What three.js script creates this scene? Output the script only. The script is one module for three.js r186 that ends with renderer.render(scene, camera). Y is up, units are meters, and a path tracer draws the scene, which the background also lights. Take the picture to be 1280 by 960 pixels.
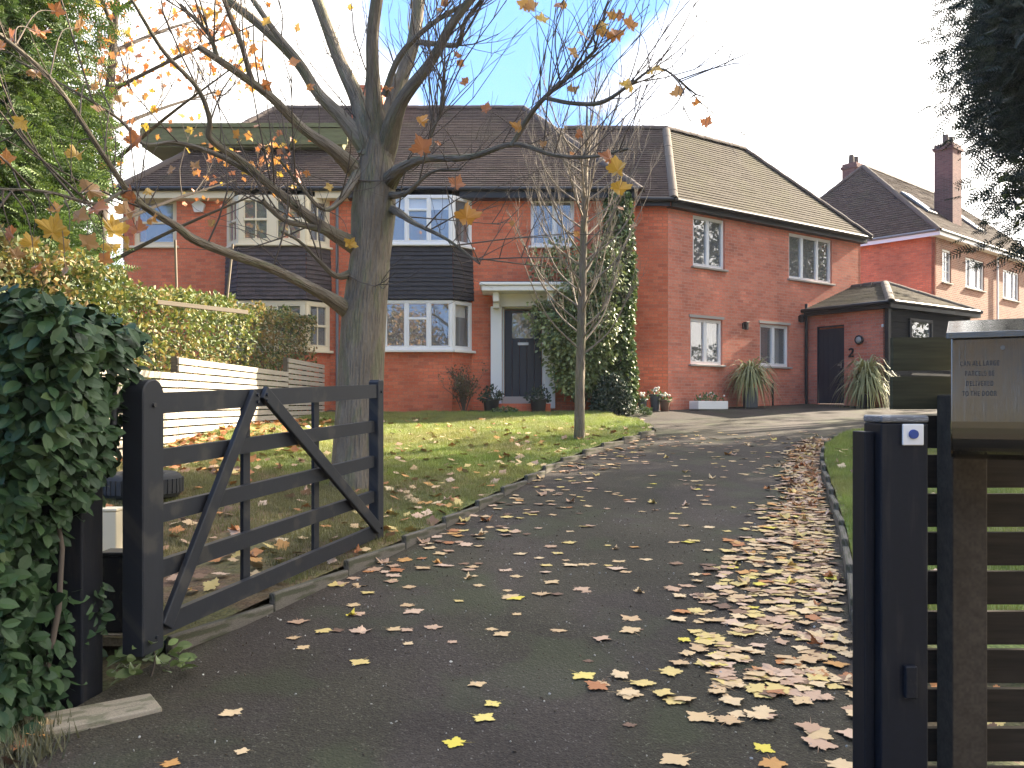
import * as THREE from 'three';
import { mergeGeometries } from 'three/addons/utils/BufferGeometryUtils.js';
import { RoundedBoxGeometry } from 'three/addons/geometries/RoundedBoxGeometry.js';
import { FontLoader } from 'three/addons/loaders/FontLoader.js';
import { TextGeometry } from 'three/addons/geometries/TextGeometry.js';

// ------------------------------------------------------------------ camera, sky, sun, exposure
const scene = new THREE.Scene();
const F = 1044, HY = 505, EYE = 1.45;                  // focal length in photo pixels, horizon row, eye height
const camera = new THREE.PerspectiveCamera(2 * Math.atan(480 / F) * 180 / Math.PI, 4 / 3, 0.1, 900);
camera.position.set(0, EYE, 0);
camera.lookAt(0, EYE, -10);
camera.setViewOffset(1280, 960, 0, 480 - HY, 1280, 960);

const V = (x, y, z) => new THREE.Vector3(x, y, z);
function mulberry(a) { return () => { a |= 0; a = a + 0x6D2B79F5 | 0; let t = Math.imul(a ^ a >>> 15, 1 | a); t = t + Math.imul(t ^ t >>> 7, 61 | t) ^ t; return ((t ^ t >>> 14) >>> 0) / 4294967296; }; }
const clamp = (x, a = 0, b = 1) => Math.min(b, Math.max(a, x));
const smooth = (a, b, x) => { const t = clamp((x - a) / (b - a)); return t * t * (3 - 2 * t); };
const lerp = (a, b, t) => a + (b - a) * t;
function hash3(x, y, z) { let h = Math.imul(x, 374761393) + Math.imul(y, 668265263) + Math.imul(z, 1274126177) | 0; h = Math.imul(h ^ h >>> 13, 1274126177); return ((h ^ h >>> 16) >>> 0) / 4294967296; }
function noise3(x, y, z) {
  const i = Math.floor(x), j = Math.floor(y), k = Math.floor(z); let u = x - i, v = y - j, w = z - k;
  u = u * u * (3 - 2 * u); v = v * v * (3 - 2 * v); w = w * w * (3 - 2 * w);
  const L = (dz) => lerp(lerp(hash3(i, j, k + dz), hash3(i + 1, j, k + dz), u), lerp(hash3(i, j + 1, k + dz), hash3(i + 1, j + 1, k + dz), u), v);
  return lerp(L(0), L(1), w);
}
const fbm3 = (x, y, z, o = 5) => { let s = 0, a = 0.5; for (let i = 0; i < o; i++) { s += a * noise3(x, y, z); x = x * 2 + 7.1; y = y * 2 + 3.7; z = z * 2 + 1.3; a /= 2; } return s; };

const SUN_AZ = 33 * Math.PI / 180, SUN_EL = 27 * Math.PI / 180;     // measured from +x towards the far side
const sunDir = V(Math.cos(SUN_AZ) * Math.cos(SUN_EL), Math.sin(SUN_EL), -Math.sin(SUN_AZ) * Math.cos(SUN_EL));
const sun = new THREE.DirectionalLight(new THREE.Color().setRGB(1, 0.87, 0.68), 5);
sun.position.copy(sunDir).multiplyScalar(80).add(V(0, 0, -10)); sun.target.position.set(0, 0, -10);
sun.castShadow = true; sun.shadow.mapSize.set(4096, 4096);
Object.assign(sun.shadow.camera, { left: -40, right: 40, top: 40, bottom: -40, near: 1, far: 200 });
scene.add(sun, sun.target);

{ // sky: broken bright autumn cloud, whitest towards the sun, clearing to blue away from it
  const W = 1024, H = 512, data = new Float32Array(W * H * 4);
  const gap = V(-0.01, 0.42, -1).normalize(), hs = V(sunDir.x, 0, sunDir.z).normalize();
  for (let j = 0; j < H; j++) for (let i = 0; i < W; i++) {
    const az = ((i + 0.5) / W - 0.5) * 2 * Math.PI, el = ((j + 0.5) / H - 0.5) * Math.PI;
    const x = Math.cos(el) * Math.cos(az), y = Math.sin(el), z = Math.cos(el) * Math.sin(az);
    const ds = x * sunDir.x + y * sunDir.y + z * sunDir.z, dh = x * hs.x + z * hs.z;
    const dg = 1 - (x * gap.x + y * gap.y + z * gap.z);
    const yy = Math.max(y, 0.02), s = 1 / (yy + 0.35);
    const n = fbm3(x * s * 2.2 + 11, y * 3 + 4, z * s * 2.2 + 5), n2 = fbm3(x * 9 + 2, y * 14 + 8, z * 9 + 3);
    let c = 0.7 + (n - 0.48) * 2.2 + (n2 - 0.48) * 2.6 + (dh < 0 ? 1.75 : 1.2) * dh - 2.3 * Math.exp(-dg / 0.013);
    c = smooth(0.0, 0.95, c);
    const up = Math.pow(1 - clamp(y), 2.2), blue = [lerp(0.16, 0.28, up), lerp(0.35, 0.5, up), lerp(0.8, 0.88, up)];
    const lum = 1.12 + 0.9 * Math.pow(Math.max(ds, 0), 3) + (n2 - 0.45) * 0.35, cl = [lum, lum * 0.96, lum * 0.905];
    const o = (j * W + i) * 4;
    for (let k = 0; k < 3; k++) data[o + k] = 0.4 * (y < -0.02 ? 0.25 : lerp(blue[k], cl[k], c));
    data[o + 3] = 1;
  }
  const t = new THREE.DataTexture(data, W, H, THREE.RGBAFormat, THREE.FloatType);
  t.mapping = THREE.EquirectangularReflectionMapping; t.magFilter = t.minFilter = THREE.LinearFilter; t.wrapS = THREE.RepeatWrapping; t.needsUpdate = true;
  scene.background = t; scene.environment = t;
}
const renderer = new THREE.WebGLRenderer({ antialias: true });
renderer.toneMapping = THREE.LinearToneMapping;
renderer.toneMappingExposure = 5.8;
renderer.shadowMap.enabled = true;
scene.fog = new THREE.FogExp2(new THREE.Color().setRGB(0.92, 0.92, 0.92), 0.0005);

// ------------------------------------------------------------------ helpers
const taken = {};
function numbered(n) { const k = taken[n] = (taken[n] ?? -1) + 1; return k ? `${n}_${String(k).padStart(3, '0')}` : n; }
function tag(o, label, category, group, kind) { if (label) o.userData.label = label; if (category) o.userData.category = category; if (group) o.userData.group = group; if (kind) o.userData.kind = kind; return o; }
function thing(name, label, category, pos = V(0, 0, 0), group) { const o = new THREE.Group(); o.name = numbered(name); o.position.copy(pos); scene.add(o); return tag(o, label, category, group); }
function merge(list) {
  if (!Array.isArray(list)) return list;
  if (list.length === 1) return list[0];
  return mergeGeometries(list.map((q) => { const r = q.index ? q.toNonIndexed() : q; for (const k of Object.keys(r.attributes)) if (!['position', 'normal', 'uv'].includes(k)) r.deleteAttribute(k); return r; }));
}
const parts = (name, list, mat, th, w) => list.map((q) => part(name, q, mat, th, w));
// geometry given in world coordinates, put under a thing that stands at its own base
function part(name, geo, mat, th, world = true) {
  const m = new THREE.Mesh(merge(geo), mat); m.name = name; th.add(m);
  if (world) { let p = th; const off = V(0, 0, 0); while (p && p !== scene) { off.add(p.position); p = p.parent; } m.position.copy(off.negate()); }
  return m;
}
function single(name, geo, mat, label, category, group, kind) { const m = new THREE.Mesh(merge(geo), mat); m.name = numbered(name); scene.add(m); return tag(m, label, category, group, kind); }
function box(w, h, d, x = 0, y = 0, z = 0, round = 0) {    // centre x, bottom y, centre z; uv in metres
  if (round) return new RoundedBoxGeometry(w, h, d, 1, round).translate(x, y + h / 2, z);
  const b = new THREE.BoxGeometry(w, h, d), uv = b.attributes.uv, S = [[d, h], [d, h], [w, d], [w, d], [w, h], [w, h]];
  for (let i = 0; i < 24; i++) { const s = S[i >> 2]; uv.setXY(i, uv.getX(i) * s[0], uv.getY(i) * s[1]); }
  return b.translate(x, y + h / 2, z);
}
function frame(x, d, deg) {                                 // a wall's own axes: x along it, y up, z out of it
  const th = deg * Math.PI / 180, m = new THREE.Matrix4().makeRotationY(th).setPosition(x, 0, -d);
  return { m, th, pt: (a, b, c = 0) => V(a, b, c).applyMatrix4(m), ap: (q) => q.applyMatrix4(m) };
}
const at = (px, py, d) => V((px - 640) / F * d, EYE + (HY - py) / F * d, -d);
function tube(pts, radii, seg = 6, sub = 4) {
  const cv = new THREE.CatmullRomCurve3(pts, false, 'centripetal'), n = (pts.length - 1) * sub, pos = [], uv = [], nor = [], idx = [];
  const X = V(0, 0, 0), Y = V(0, 0, 0); let ref = V(0.31, 0.2, 0.93).normalize(), len = 0, last = null; const rep = 0.6 * Math.max(1, Math.round(Math.PI * 2 * Math.max(...radii) * 0.8 / 0.6));
  for (let i = 0; i <= n; i++) {
    const q = i / n, p = cv.getPoint(q), t = cv.getTangent(q), f = q * (pts.length - 1), k = Math.min(Math.floor(f), pts.length - 2), r = lerp(radii[k], radii[k + 1], f - k);
    if (last) len += p.distanceTo(last); last = p;
    X.crossVectors(ref, t); if (X.lengthSq() < 1e-4) X.crossVectors(V(1, 0, 0), t); X.normalize(); Y.crossVectors(t, X); ref = Y.clone();
    for (let s = 0; s <= seg; s++) {
      const a = s / seg * Math.PI * 2, c = Math.cos(a), d = Math.sin(a), nx = X.x * c + Y.x * d, ny = X.y * c + Y.y * d, nz = X.z * c + Y.z * d;
      pos.push(p.x + nx * r, p.y + ny * r, p.z + nz * r); nor.push(nx, ny, nz); uv.push(s / seg * rep, len);
    }
    if (i) for (let s = 0; s < seg; s++) { const a = (i - 1) * (seg + 1) + s, b = a + seg + 1; idx.push(a, a + 1, b, b, a + 1, b + 1); }
  }
  const q = new THREE.BufferGeometry(); q.setAttribute('position', new THREE.Float32BufferAttribute(pos, 3)); q.setAttribute('normal', new THREE.Float32BufferAttribute(nor, 3)); q.setAttribute('uv', new THREE.Float32BufferAttribute(uv, 2)); q.setIndex(idx); return q;
}
function tris(P, U) {                                       // flat triangles from arrays of points
  const q = new THREE.BufferGeometry(); q.setAttribute('position', new THREE.Float32BufferAttribute(P, 3)); q.setAttribute('uv', new THREE.Float32BufferAttribute(U, 2)); q.computeVertexNormals(); return q;
}
function wall(F_, pts, holes = [], t = 0.12) {              // outline and holes in a frame's own x, y
  const s = new THREE.Shape(pts.map((p) => new THREE.Vector2(...p)));
  for (const [x0, y0, x1, y1] of holes) s.holes.push(new THREE.Path([[x0, y0], [x1, y0], [x1, y1], [x0, y1]].map((p) => new THREE.Vector2(...p))));
  return F_.ap(new THREE.ExtrudeGeometry(s, { depth: t, bevelEnabled: false }).translate(0, 0, -t));
}
const rectPts = (x0, y0, x1, y1) => [[x0, y0], [x1, y0], [x1, y1], [x0, y1]];
// rows of overlapping tiles or boards on a convex plane; poly[0] -> poly[1] is the lower edge
function courses(poly, gauge, lift, rnd, seg = 0.5) {
  const e = poly[1].clone().sub(poly[0]).normalize(), n = e.clone().cross(poly[2].clone().sub(poly[0])).normalize(), s = n.clone().cross(e).normalize();
  const o = poly[0], q = poly.map((p) => { const d = p.clone().sub(o); return [d.dot(e), d.dot(s)]; }), bm = Math.max(...q.map((p) => p[1]));
  const span = (b) => { const xs = []; for (let i = 0; i < q.length; i++) { const A = q[i], B = q[(i + 1) % q.length]; if ((A[1] - b) * (B[1] - b) <= 0 && Math.abs(A[1] - B[1]) > 1e-6) xs.push(A[0] + (B[0] - A[0]) * (b - A[1]) / (B[1] - A[1])); } return [Math.min(...xs), Math.max(...xs)]; };
  const P = [], U = [], put = (a, b, h) => { P.push(o.x + e.x * a + s.x * b + n.x * h, o.y + e.y * a + s.y * b + n.y * h, o.z + e.z * a + s.z * b + n.z * h); U.push(a, b); };
  const quad = (A, B, C, D) => { put(...A); put(...B); put(...C); put(...A); put(...C); put(...D); };
  const N = Math.max(1, Math.round(bm / gauge)), gg = bm / N;
  for (let k = 0; k < N; k++) {
    const b0 = k * gg, b1 = Math.min((k + 1) * gg, bm - 1e-4), S0 = span(b0 + 1e-4), S1 = span(b1), m = Math.max(1, Math.round((S0[1] - S0[0]) / seg));
    let j = rnd() * 0.4; const w = (rnd() - 0.5) * 0.008;
    for (let i = 0; i < m; i++) {
      const a0 = lerp(S0[0], S0[1], i / m), a1 = lerp(S0[0], S0[1], (i + 1) / m), c0 = lerp(S1[0], S1[1], i / m), c1 = lerp(S1[0], S1[1], (i + 1) / m), j2 = rnd() * 0.4;
      const h0 = lift * (1 + j), h1 = lift * (1 + j2), y = b0 + w - (k ? gg * 0.12 : 0);
      quad([a0, y, h0], [a1, y, h1], [c1, b1, 0.002], [c0, b1, 0.002]); quad([a0, y, -0.003], [a1, y, -0.003], [a1, y, h1], [a0, y, h0]); j = j2;
    }
  }
  return tris(P, U);
}

// ------------------------------------------------------------------ materials
const toS = (v) => { v = clamp(v); return 255 * (v <= 0.0031308 ? v * 12.92 : 1.055 * Math.pow(v, 1 / 2.4) - 0.055); };
function texture(W, H, size, fn, linear = false) {          // fn(u, v in metres, i, j) -> linear colour
  const d = new Uint8Array(W * H * 4);
  for (let j = 0; j < H; j++) for (let i = 0; i < W; i++) { const c = fn((i + 0.5) / W * size[0], (j + 0.5) / H * size[1], i, j), o = (j * W + i) * 4; for (let k = 0; k < 3; k++) d[o + k] = linear ? 255 * clamp(c[k]) : toS(c[k]); d[o + 3] = 255; }
  const t = new THREE.DataTexture(d, W, H); t.wrapS = t.wrapT = THREE.RepeatWrapping; t.magFilter = THREE.LinearFilter; t.minFilter = THREE.LinearMipmapLinearFilter; t.generateMipmaps = true;
  if (!linear) t.colorSpace = THREE.SRGBColorSpace; t.repeat.set(1 / size[0], 1 / size[1]); t.needsUpdate = true; return t;
}
function tn(x, y, p, q) {                                   // value noise that wraps after p by q cells
  const i = Math.floor(x), j = Math.floor(y); let u = x - i, v = y - j; u = u * u * (3 - 2 * u); v = v * v * (3 - 2 * v);
  const h = (a, b) => hash3(((a % p) + p) % p, ((b % q) + q) % q, p * 31 + q);
  return lerp(lerp(h(i, j), h(i + 1, j), u), lerp(h(i, j + 1), h(i + 1, j + 1), u), v);
}
const tf = (u, v, n, o = 4) => { let s = 0, a = 0.5, k = n; for (let i = 0; i < o; i++) { s += a * tn(u * k, v * k, k, k); k *= 2; a /= 2; } return s / (1 - Math.pow(0.5, o)); };
const std = (o) => new THREE.MeshStandardMaterial({ roughness: 0.8, side: THREE.DoubleSide, ...o, ...(o.color ? { color: new THREE.Color().setRGB(...o.color) } : {}) });
const phys = (o) => new THREE.MeshPhysicalMaterial({ side: THREE.DoubleSide, ...o, ...(o.color ? { color: new THREE.Color().setRGB(...o.color) } : {}) });
const mixc = (a, b, t) => [lerp(a[0], b[0], t), lerp(a[1], b[1], t), lerp(a[2], b[2], t)];
const mul = (a, k) => [a[0] * k, a[1] * k, a[2] * k];

function brickTex(base, alt, dark, mortar, seed) {
  const S = 3.6, bw = 0.225, bh = 0.075, nx = 16, ny = 48;
  return texture(1536, 1536, [S, S], (x, y) => {
    const r = Math.floor(y / bh), xo = x + (r % 2 ? bw / 2 : 0), c = Math.floor(xo / bw) % nx, fx = xo / bw - Math.floor(xo / bw), fy = y / bh - r;
    const e = tn(x * 40, y * 40, 144, 144) * 0.05, n = tf(x / S, y / S, 6, 5), f = tn(x * 110, y * 110, 396, 396);
    if (fx < 0.045 + e * 0.5 || fy < 0.12 + e) return mul(mortar, 0.75 + f * 0.4);
    const h = hash3(c + seed, r, 5), h2 = hash3(c, r, 9 + seed);
    let col = mixc(base, alt, h); if (h2 > 0.9) col = mixc(col, dark, 0.4);
    return mul(col, (0.8 + f * 0.32) * (0.6 + n * 0.8));
  });
}
const M = {};
M.brick = std({ map: brickTex([0.58, 0.135, 0.06], [0.66, 0.185, 0.088], [0.34, 0.085, 0.05], [0.44, 0.19, 0.115], 3), roughness: 0.9 });
M.brickWing = std({ map: brickTex([0.55, 0.165, 0.098], [0.63, 0.23, 0.145], [0.34, 0.11, 0.08], [0.47, 0.26, 0.19], 17), roughness: 0.9 });
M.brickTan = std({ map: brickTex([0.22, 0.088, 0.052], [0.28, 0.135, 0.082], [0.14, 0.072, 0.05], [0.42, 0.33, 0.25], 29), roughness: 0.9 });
function tileTex(base, alt, moss, mossAmt, seed) {
  const S = 3.3, tw = 0.165, th = 0.11;
  return texture(1024, 1024, [S, S], (x, y) => {
    const r = Math.floor(y / th), xo = x + (r % 2 ? tw / 2 : 0), c = Math.floor(xo / tw) % 20, fx = xo / tw - Math.floor(xo / tw);
    const h = hash3(c, r, seed), f = tn(x * 60, y * 60, 198, 198), n = tf(x / S + seed, y / S, 5, 5);
    let col = mixc(base, alt, h); col = mixc(col, moss, clamp((n - 0.62 + mossAmt) * 4) * (0.4 + 0.6 * f));
    if (fx < 0.04) col = mul(col, 0.5);
    return mul(col, 0.75 + f * 0.4);
  });
}
M.roof = phys({ map: tileTex([0.06, 0.041, 0.034], [0.088, 0.063, 0.051], [0.075, 0.064, 0.042], 0.02, 4), roughness: 0.92, specularIntensity: 0.25 });
M.roofMoss = phys({ map: tileTex([0.085, 0.07, 0.052], [0.108, 0.09, 0.067], [0.1, 0.088, 0.054], 0.12, 8), roughness: 0.95, specularIntensity: 0.25 });
M.hung = std({ map: tileTex([0.05, 0.038, 0.04], [0.085, 0.062, 0.06], [0.07, 0.06, 0.05], -0.1, 15), roughness: 0.75 });
M.hungDark = std({ map: tileTex([0.022, 0.02, 0.023], [0.035, 0.031, 0.034], [0.03, 0.03, 0.03], -0.2, 16), roughness: 0.7 });
M.ridge = std({ color: [0.085, 0.062, 0.05], roughness: 0.9 });
M.ridgeMoss = std({ color: [0.12, 0.096, 0.075], roughness: 0.95 });
M.white = std({ color: [0.78, 0.77, 0.74], roughness: 0.45 });
M.cream = std({ color: [0.74, 0.64, 0.45], roughness: 0.5 });
M.offWhite = std({ color: [0.74, 0.72, 0.66], roughness: 0.55 });
M.blackPlastic = std({ color: [0.012, 0.012, 0.014], roughness: 0.5 });
M.boardBlack = std({ map: woodTexLate([0.008, 0.008, 0.009], [0.018, 0.018, 0.019]), roughness: 0.85 });
M.brickBacklit = std({ map: brickTex([0.12, 0.048, 0.042], [0.17, 0.075, 0.062], [0.07, 0.04, 0.038], [0.16, 0.11, 0.1], 41), roughness: 0.95 });  // backlit shade of the neighbour's chimneys, put into a darker brick colour
M.lead = std({ color: [0.16, 0.17, 0.18], roughness: 0.6 });
M.stone = std({ color: [0.35, 0.32, 0.28], roughness: 0.9 });
M.glass = phys({ color: [1, 1, 1], transmission: 1, thickness: 0, ior: 2.3, roughness: 0.01, metalness: 0.15 });
M.room = std({ color: [0.1, 0.085, 0.07], roughness: 0.95 });
M.curtain = std({ color: [0.42, 0.39, 0.34], roughness: 0.95 });
M.navy = std({ color: [0.018, 0.022, 0.034], roughness: 0.38 });
function paintTex(base, dirt, amt) {                        // painted boards: faint grain, scuffs and splashes of dirt
  return texture(512, 512, [1.2, 1.2], (x, y) => { const g = tf(x / 1.2 * 1, y / 1.2, 8, 5), s = tn(x * 12, y * 160, 14, 192), d = smooth(0.56, 0.78, tf(x / 1.2 + 0.37, y / 1.2 + 0.21, 10, 5)) * amt; return mul(mixc(base, dirt, d), 0.82 + 0.22 * g + 0.14 * s); });
}
M.gate = phys({ map: paintTex([0.019, 0.021, 0.026], [0.06, 0.055, 0.048], 0.55), roughness: 0.5, specularIntensity: 0.55 });
M.post = phys({ map: paintTex([0.009, 0.01, 0.014], [0.03, 0.027, 0.025], 0.4), roughness: 0.5, specularIntensity: 0.4 });
function woodTexLate(...a) { return woodTex(...a); }
function woodTex(a, b, size = 1.6) { return texture(512, 512, [size, size], (x, y) => { const w = tn(x * 3, y * 60, Math.round(3 * size), Math.round(60 * size)), f = tn(x * 14, y * 220, Math.round(14 * size), Math.round(220 * size)), n = tf(x / size, y / size, 4, 4); return mul(mixc(a, b, clamp(w * 0.7 + n * 0.5 - 0.1)), 0.78 + f * 0.4); }); }
M.slatPale = std({ map: woodTex([0.3, 0.265, 0.215], [0.48, 0.43, 0.36]), roughness: 0.85 });
M.slatDark = phys({ map: woodTex([0.017, 0.013, 0.009], [0.038, 0.029, 0.02]), roughness: 0.9, specularIntensity: 0.35 });
M.timber = std({ map: woodTex([0.1, 0.078, 0.055], [0.17, 0.14, 0.1]), roughness: 0.85 });
M.postBrown = phys({ map: woodTex([0.042, 0.032, 0.022], [0.07, 0.055, 0.039]), roughness: 0.9, specularIntensity: 0.35 });
M.slatGreenLit = phys({ map: woodTex([0.04, 0.037, 0.02], [0.065, 0.06, 0.033]), roughness: 0.9, specularIntensity: 0.35 });  // greenish top two slats, with the light on them put into the colour
M.greenBoard = std({ map: woodTex([0.12, 0.125, 0.05], [0.165, 0.165, 0.075]), roughness: 0.85 });
M.steel = phys({ color: [0.17, 0.17, 0.16], metalness: 1, roughness: 0.13, bumpMap: texture(256, 256, [0.4, 0.4], (x, y) => { const v = tn(x * 20, y * 600, 8, 240); return [v, v, v]; }, true), bumpScale: 0.0002 });
M.asphalt = phys({
  map: texture(2048, 2048, [3.2, 3.2], (x, y) => {
    const u = x / 3.2, v = y / 3.2, a = tn(x * 170, y * 170, 544, 544), b = tn(x * 75 + 3, y * 75, 240, 240), n = tf(u, v, 4, 6), m = tf(u + 0.5, v + 0.3, 7, 5);
    let c = mul([0.06, 0.048, 0.038], 0.55 + 0.6 * a + 0.3 * (b - 0.5) + 0.5 * (n - 0.5));
    if (a > 0.9 && b > 0.5) c = mul([0.2, 0.19, 0.18], 0.7 + b * 0.5);
    return mixc(c, [0.058, 0.064, 0.034], smooth(0.55, 0.75, m) * 0.45);
  }), roughness: 0.88, specularIntensity: 0.55,
  bumpMap: texture(1024, 1024, [1.6, 1.6], (x, y) => { const a = tn(x * 170, y * 170, 272, 272), b = tn(x * 80, y * 80, 128, 128), v = a * 0.6 + b * 0.4; return [v, v, v]; }, true), bumpScale: 0.006
});
M.soil = std({ map: texture(1024, 1024, [2.4, 2.4], (x, y) => { const n = tf(x / 2.4, y / 2.4, 5, 6), f = tn(x * 90, y * 90, 216, 216); return mul(mixc([0.055, 0.06, 0.02], [0.1, 0.075, 0.04], smooth(0.35, 0.65, n)), 0.6 + 0.8 * f); }), roughness: 1, bumpMap: texture(512, 512, [1.2, 1.2], (x, y) => { const v = tf(x / 1.2, y / 1.2, 20, 4); return [v, v, v]; }, true), bumpScale: 0.02 });
M.turf = std({ map: texture(1024, 1024, [2.4, 2.4], (x, y) => { const n = tf(x / 2.4, y / 2.4, 5, 6), f = tn(x * 110, y * 110, 264, 264); return mul(mixc([0.11, 0.155, 0.033], [0.14, 0.125, 0.045], smooth(0.4, 0.68, n)), 0.55 + 0.9 * f); }), roughness: 1, bumpMap: M.soil.bumpMap, bumpScale: 0.02 });
M.earth = std({ map: texture(512, 512, [1.5, 1.5], (x, y) => { const n = tf(x / 1.5, y / 1.5, 6, 5), f = tn(x * 100, y * 100, 150, 150); return mul(mixc([0.05, 0.035, 0.022], [0.09, 0.065, 0.04], n), 0.6 + 0.8 * f); }), roughness: 1 });
M.kerb = std({ map: texture(512, 512, [1.2, 1.2], (x, y) => { const n = tf(x / 1.2, y / 1.2, 6, 5), f = tn(x * 120, y * 120, 144, 144); return mul(mixc([0.12, 0.105, 0.085], [0.06, 0.06, 0.035], smooth(0.4, 0.65, n)), 0.65 + 0.7 * f); }), roughness: 0.95 });
M.concrete = std({ map: texture(512, 512, [1, 1], (x, y) => { const n = tf(x, y, 6, 5), f = tn(x * 130, y * 130, 130, 130); return mul(mixc([0.27, 0.23, 0.17], [0.15, 0.14, 0.09], smooth(0.45, 0.65, n)), 0.7 + 0.6 * f); }), roughness: 0.95 });
M.bark = std({ map: texture(512, 1024, [0.6, 1.6], (x, y) => { const n = tf(x / 0.6, y / 1.6, 6, 5), s = 0.6 * tn(x * 60, y * 9, 36, 14) + 0.5 * tn(x * 130, y * 45, 78, 72), l = smooth(0.56, 0.72, tf(x / 0.6 + 0.4, y / 1.6 + 0.7, 5, 5)); return mul(mixc(mixc([0.125, 0.1, 0.072], [0.25, 0.21, 0.155], n), [0.16, 0.16, 0.085], l * 0.6), 0.65 + 0.5 * s); }), roughness: 0.95, bumpMap: texture(256, 512, [0.6, 1.6], (x, y) => { const v = 0.6 * tn(x * 60, y * 9, 36, 14) + 0.4 * tf(x / 0.6, y / 1.6, 12, 4); return [v, v, v]; }, true), bumpScale: 0.03 });
M.barkDark = std({ color: [0.075, 0.06, 0.048], roughness: 0.95 });
M.twig = std({ color: [0.1, 0.078, 0.06], roughness: 0.95 });
M.twigPale = std({ color: [0.2, 0.165, 0.125], roughness: 0.95 });
const leafM = (c, o = {}) => phys({ color: c, roughness: 0.75, transmission: 0.35, thickness: 0, ...o });

// ------------------------------------------------------------------ ground, driveway, lawns
const g = (d) => d < 3 ? 0 : d < 19.3 ? 0.078 * (d - 3) : 1.2714 + 0.05 * (Math.min(d, 60) - 19.3);
const table = (T) => (d) => { if (d <= T[0][0]) return T[0][1]; for (let i = 1; i < T.length; i++) if (d <= T[i][0]) return lerp(T[i - 1][1], T[i][1], (d - T[i - 1][0]) / (T[i][0] - T[i - 1][0])); return T[T.length - 1][1]; };
const driveL = table([[-9, -2.6], [3.4, -2.1], [4.38, -1.85], [4.87, -1.585], [5.61, -1.29], [6.48, -0.93], [7.43, -0.57], [9.18, 0], [11.03, 0.634], [12.88, 1.48], [14.2, 2.22], [14.7, 2.5], [15.4, 2.66], [16.6, 2.58], [17.7, 2.2], [26, 2.2]]);
const driveR = table([[-9, 1.3], [2.5, 1.3], [3, 1.45], [5.08, 2.05], [5.93, 2.37], [7.13, 2.79], [8.96, 3.39], [10.9, 4.02], [12.43, 4.6], [13.9, 5.4], [15, 6.5], [16, 8.2], [17, 11], [18, 15], [27, 16]]);
const bank = (x, d) => x < -2 ? 0.1 * (-2 - x) * clamp((16.5 - d) / 4) * clamp((d - 5) / 3) : 0;
const lump = (x, d) => (noise3(x * 1.7, d * 1.7, 3) - 0.5) * 0.035;
const lawnY = (x, d) => g(d) + 0.07 + bank(x, d) + lump(x, d);
function rows(d0, d1, n, L, R, cols, h) {
  const pos = [], uv = [], idx = [];
  for (let i = 0; i <= n; i++) { const d = lerp(d0, d1, i / n), a = L(d), b = R(d); for (let k = 0; k <= cols; k++) { const x = lerp(a, b, k / cols); pos.push(x, h(x, d), -d); uv.push(x, d); if (i && k) { const q = i * (cols + 1) + k, p = q - cols - 1; idx.push(p - 1, p, q - 1, q - 1, p, q); } } }
  const q = new THREE.BufferGeometry(); q.setAttribute('position', new THREE.Float32BufferAttribute(pos, 3)); q.setAttribute('uv', new THREE.Float32BufferAttribute(uv, 2)); q.setIndex(idx); q.computeVertexNormals(); return q;
}
single('ground', rows(-220, 400, 620, () => -300, () => 300, 60, (x, d) => g(d) - 0.05 + (d > 5 && d < 17 && x < -4.6 ? 0.2 : 0)), M.soil, 'bare grassy earth around the houses and gardens', 'ground', null, 'structure');
single('road', rows(-9, -3.5, 12, () => -60, () => 60, 40, () => -0.02), M.asphalt, 'asphalt road passing outside the gateway', 'road', null, 'structure');
const driveGeo = rows(-3.6, 26, 480, driveL, driveR, 60, (x, d) => g(d) + (noise3(x * 0.8, d * 0.8, 9) - 0.5) * 0.012);
{ // worn, mossy and dirty patches in the old asphalt
  const p = driveGeo.attributes.position, c = new Float32Array(p.count * 3);
  for (let i = 0; i < p.count; i++) {
    const x = p.getX(i), d = -p.getZ(i), a = fbm3(x * 0.9 + 4, d * 0.9, 2, 5), b = fbm3(x * 2.6, d * 2.2 + 9, 6, 4), m = smooth(0.46, 0.62, fbm3(x * 1.4 + 30, d * 0.8, 12, 5)), k = 0.72 + 0.85 * (a - 0.2) * 0.7 + 0.35 * (b - 0.45);
    c[i * 3] = k * lerp(1, 0.92, m); c[i * 3 + 1] = k * lerp(1, 0.99, m); c[i * 3 + 2] = k * lerp(1, 0.82, m);
  }
  driveGeo.setAttribute('color', new THREE.BufferAttribute(c, 3)); M.drive = M.asphalt.clone(); M.drive.vertexColors = true;
}
single('driveway', driveGeo, M.drive, 'dark asphalt driveway climbing from the gateway to the brick wing', 'driveway', null, 'structure');
const lawnR = (d) => d < 14.6 ? driveL(d) - 0.05 : driveL(d) - 0.05;
const brown = (x, d) => clamp((1 - smooth(6.5, 10.5, d + x * 0.5)) * 0.9 + (fbm3(x * 1.3, d * 1.3, 21, 4) - 0.45) * 1.6);
const lawnGeo = rows(4.5, 18.35, 180, () => -4.42, lawnR, 60, lawnY);
{ // trodden earth and moss show through the grass near the gate
  const p = lawnGeo.attributes.position, c = new Float32Array(p.count * 3);
  for (let i = 0; i < p.count; i++) { const b = brown(p.getX(i), -p.getZ(i)); c[i * 3] = lerp(1, 0.95, b); c[i * 3 + 1] = lerp(1, 0.6, b); c[i * 3 + 2] = lerp(1, 0.9, b); }
  lawnGeo.setAttribute('color', new THREE.BufferAttribute(c, 3)); M.lawn = M.turf.clone(); M.lawn.vertexColors = true;
}
single('lawn', lawnGeo, M.lawn, 'leaf strewn front lawn with bare mossy patches by the open gate', 'lawn', null, 'structure');
const lawn2L = (d) => driveR(d) + 0.06;
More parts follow.
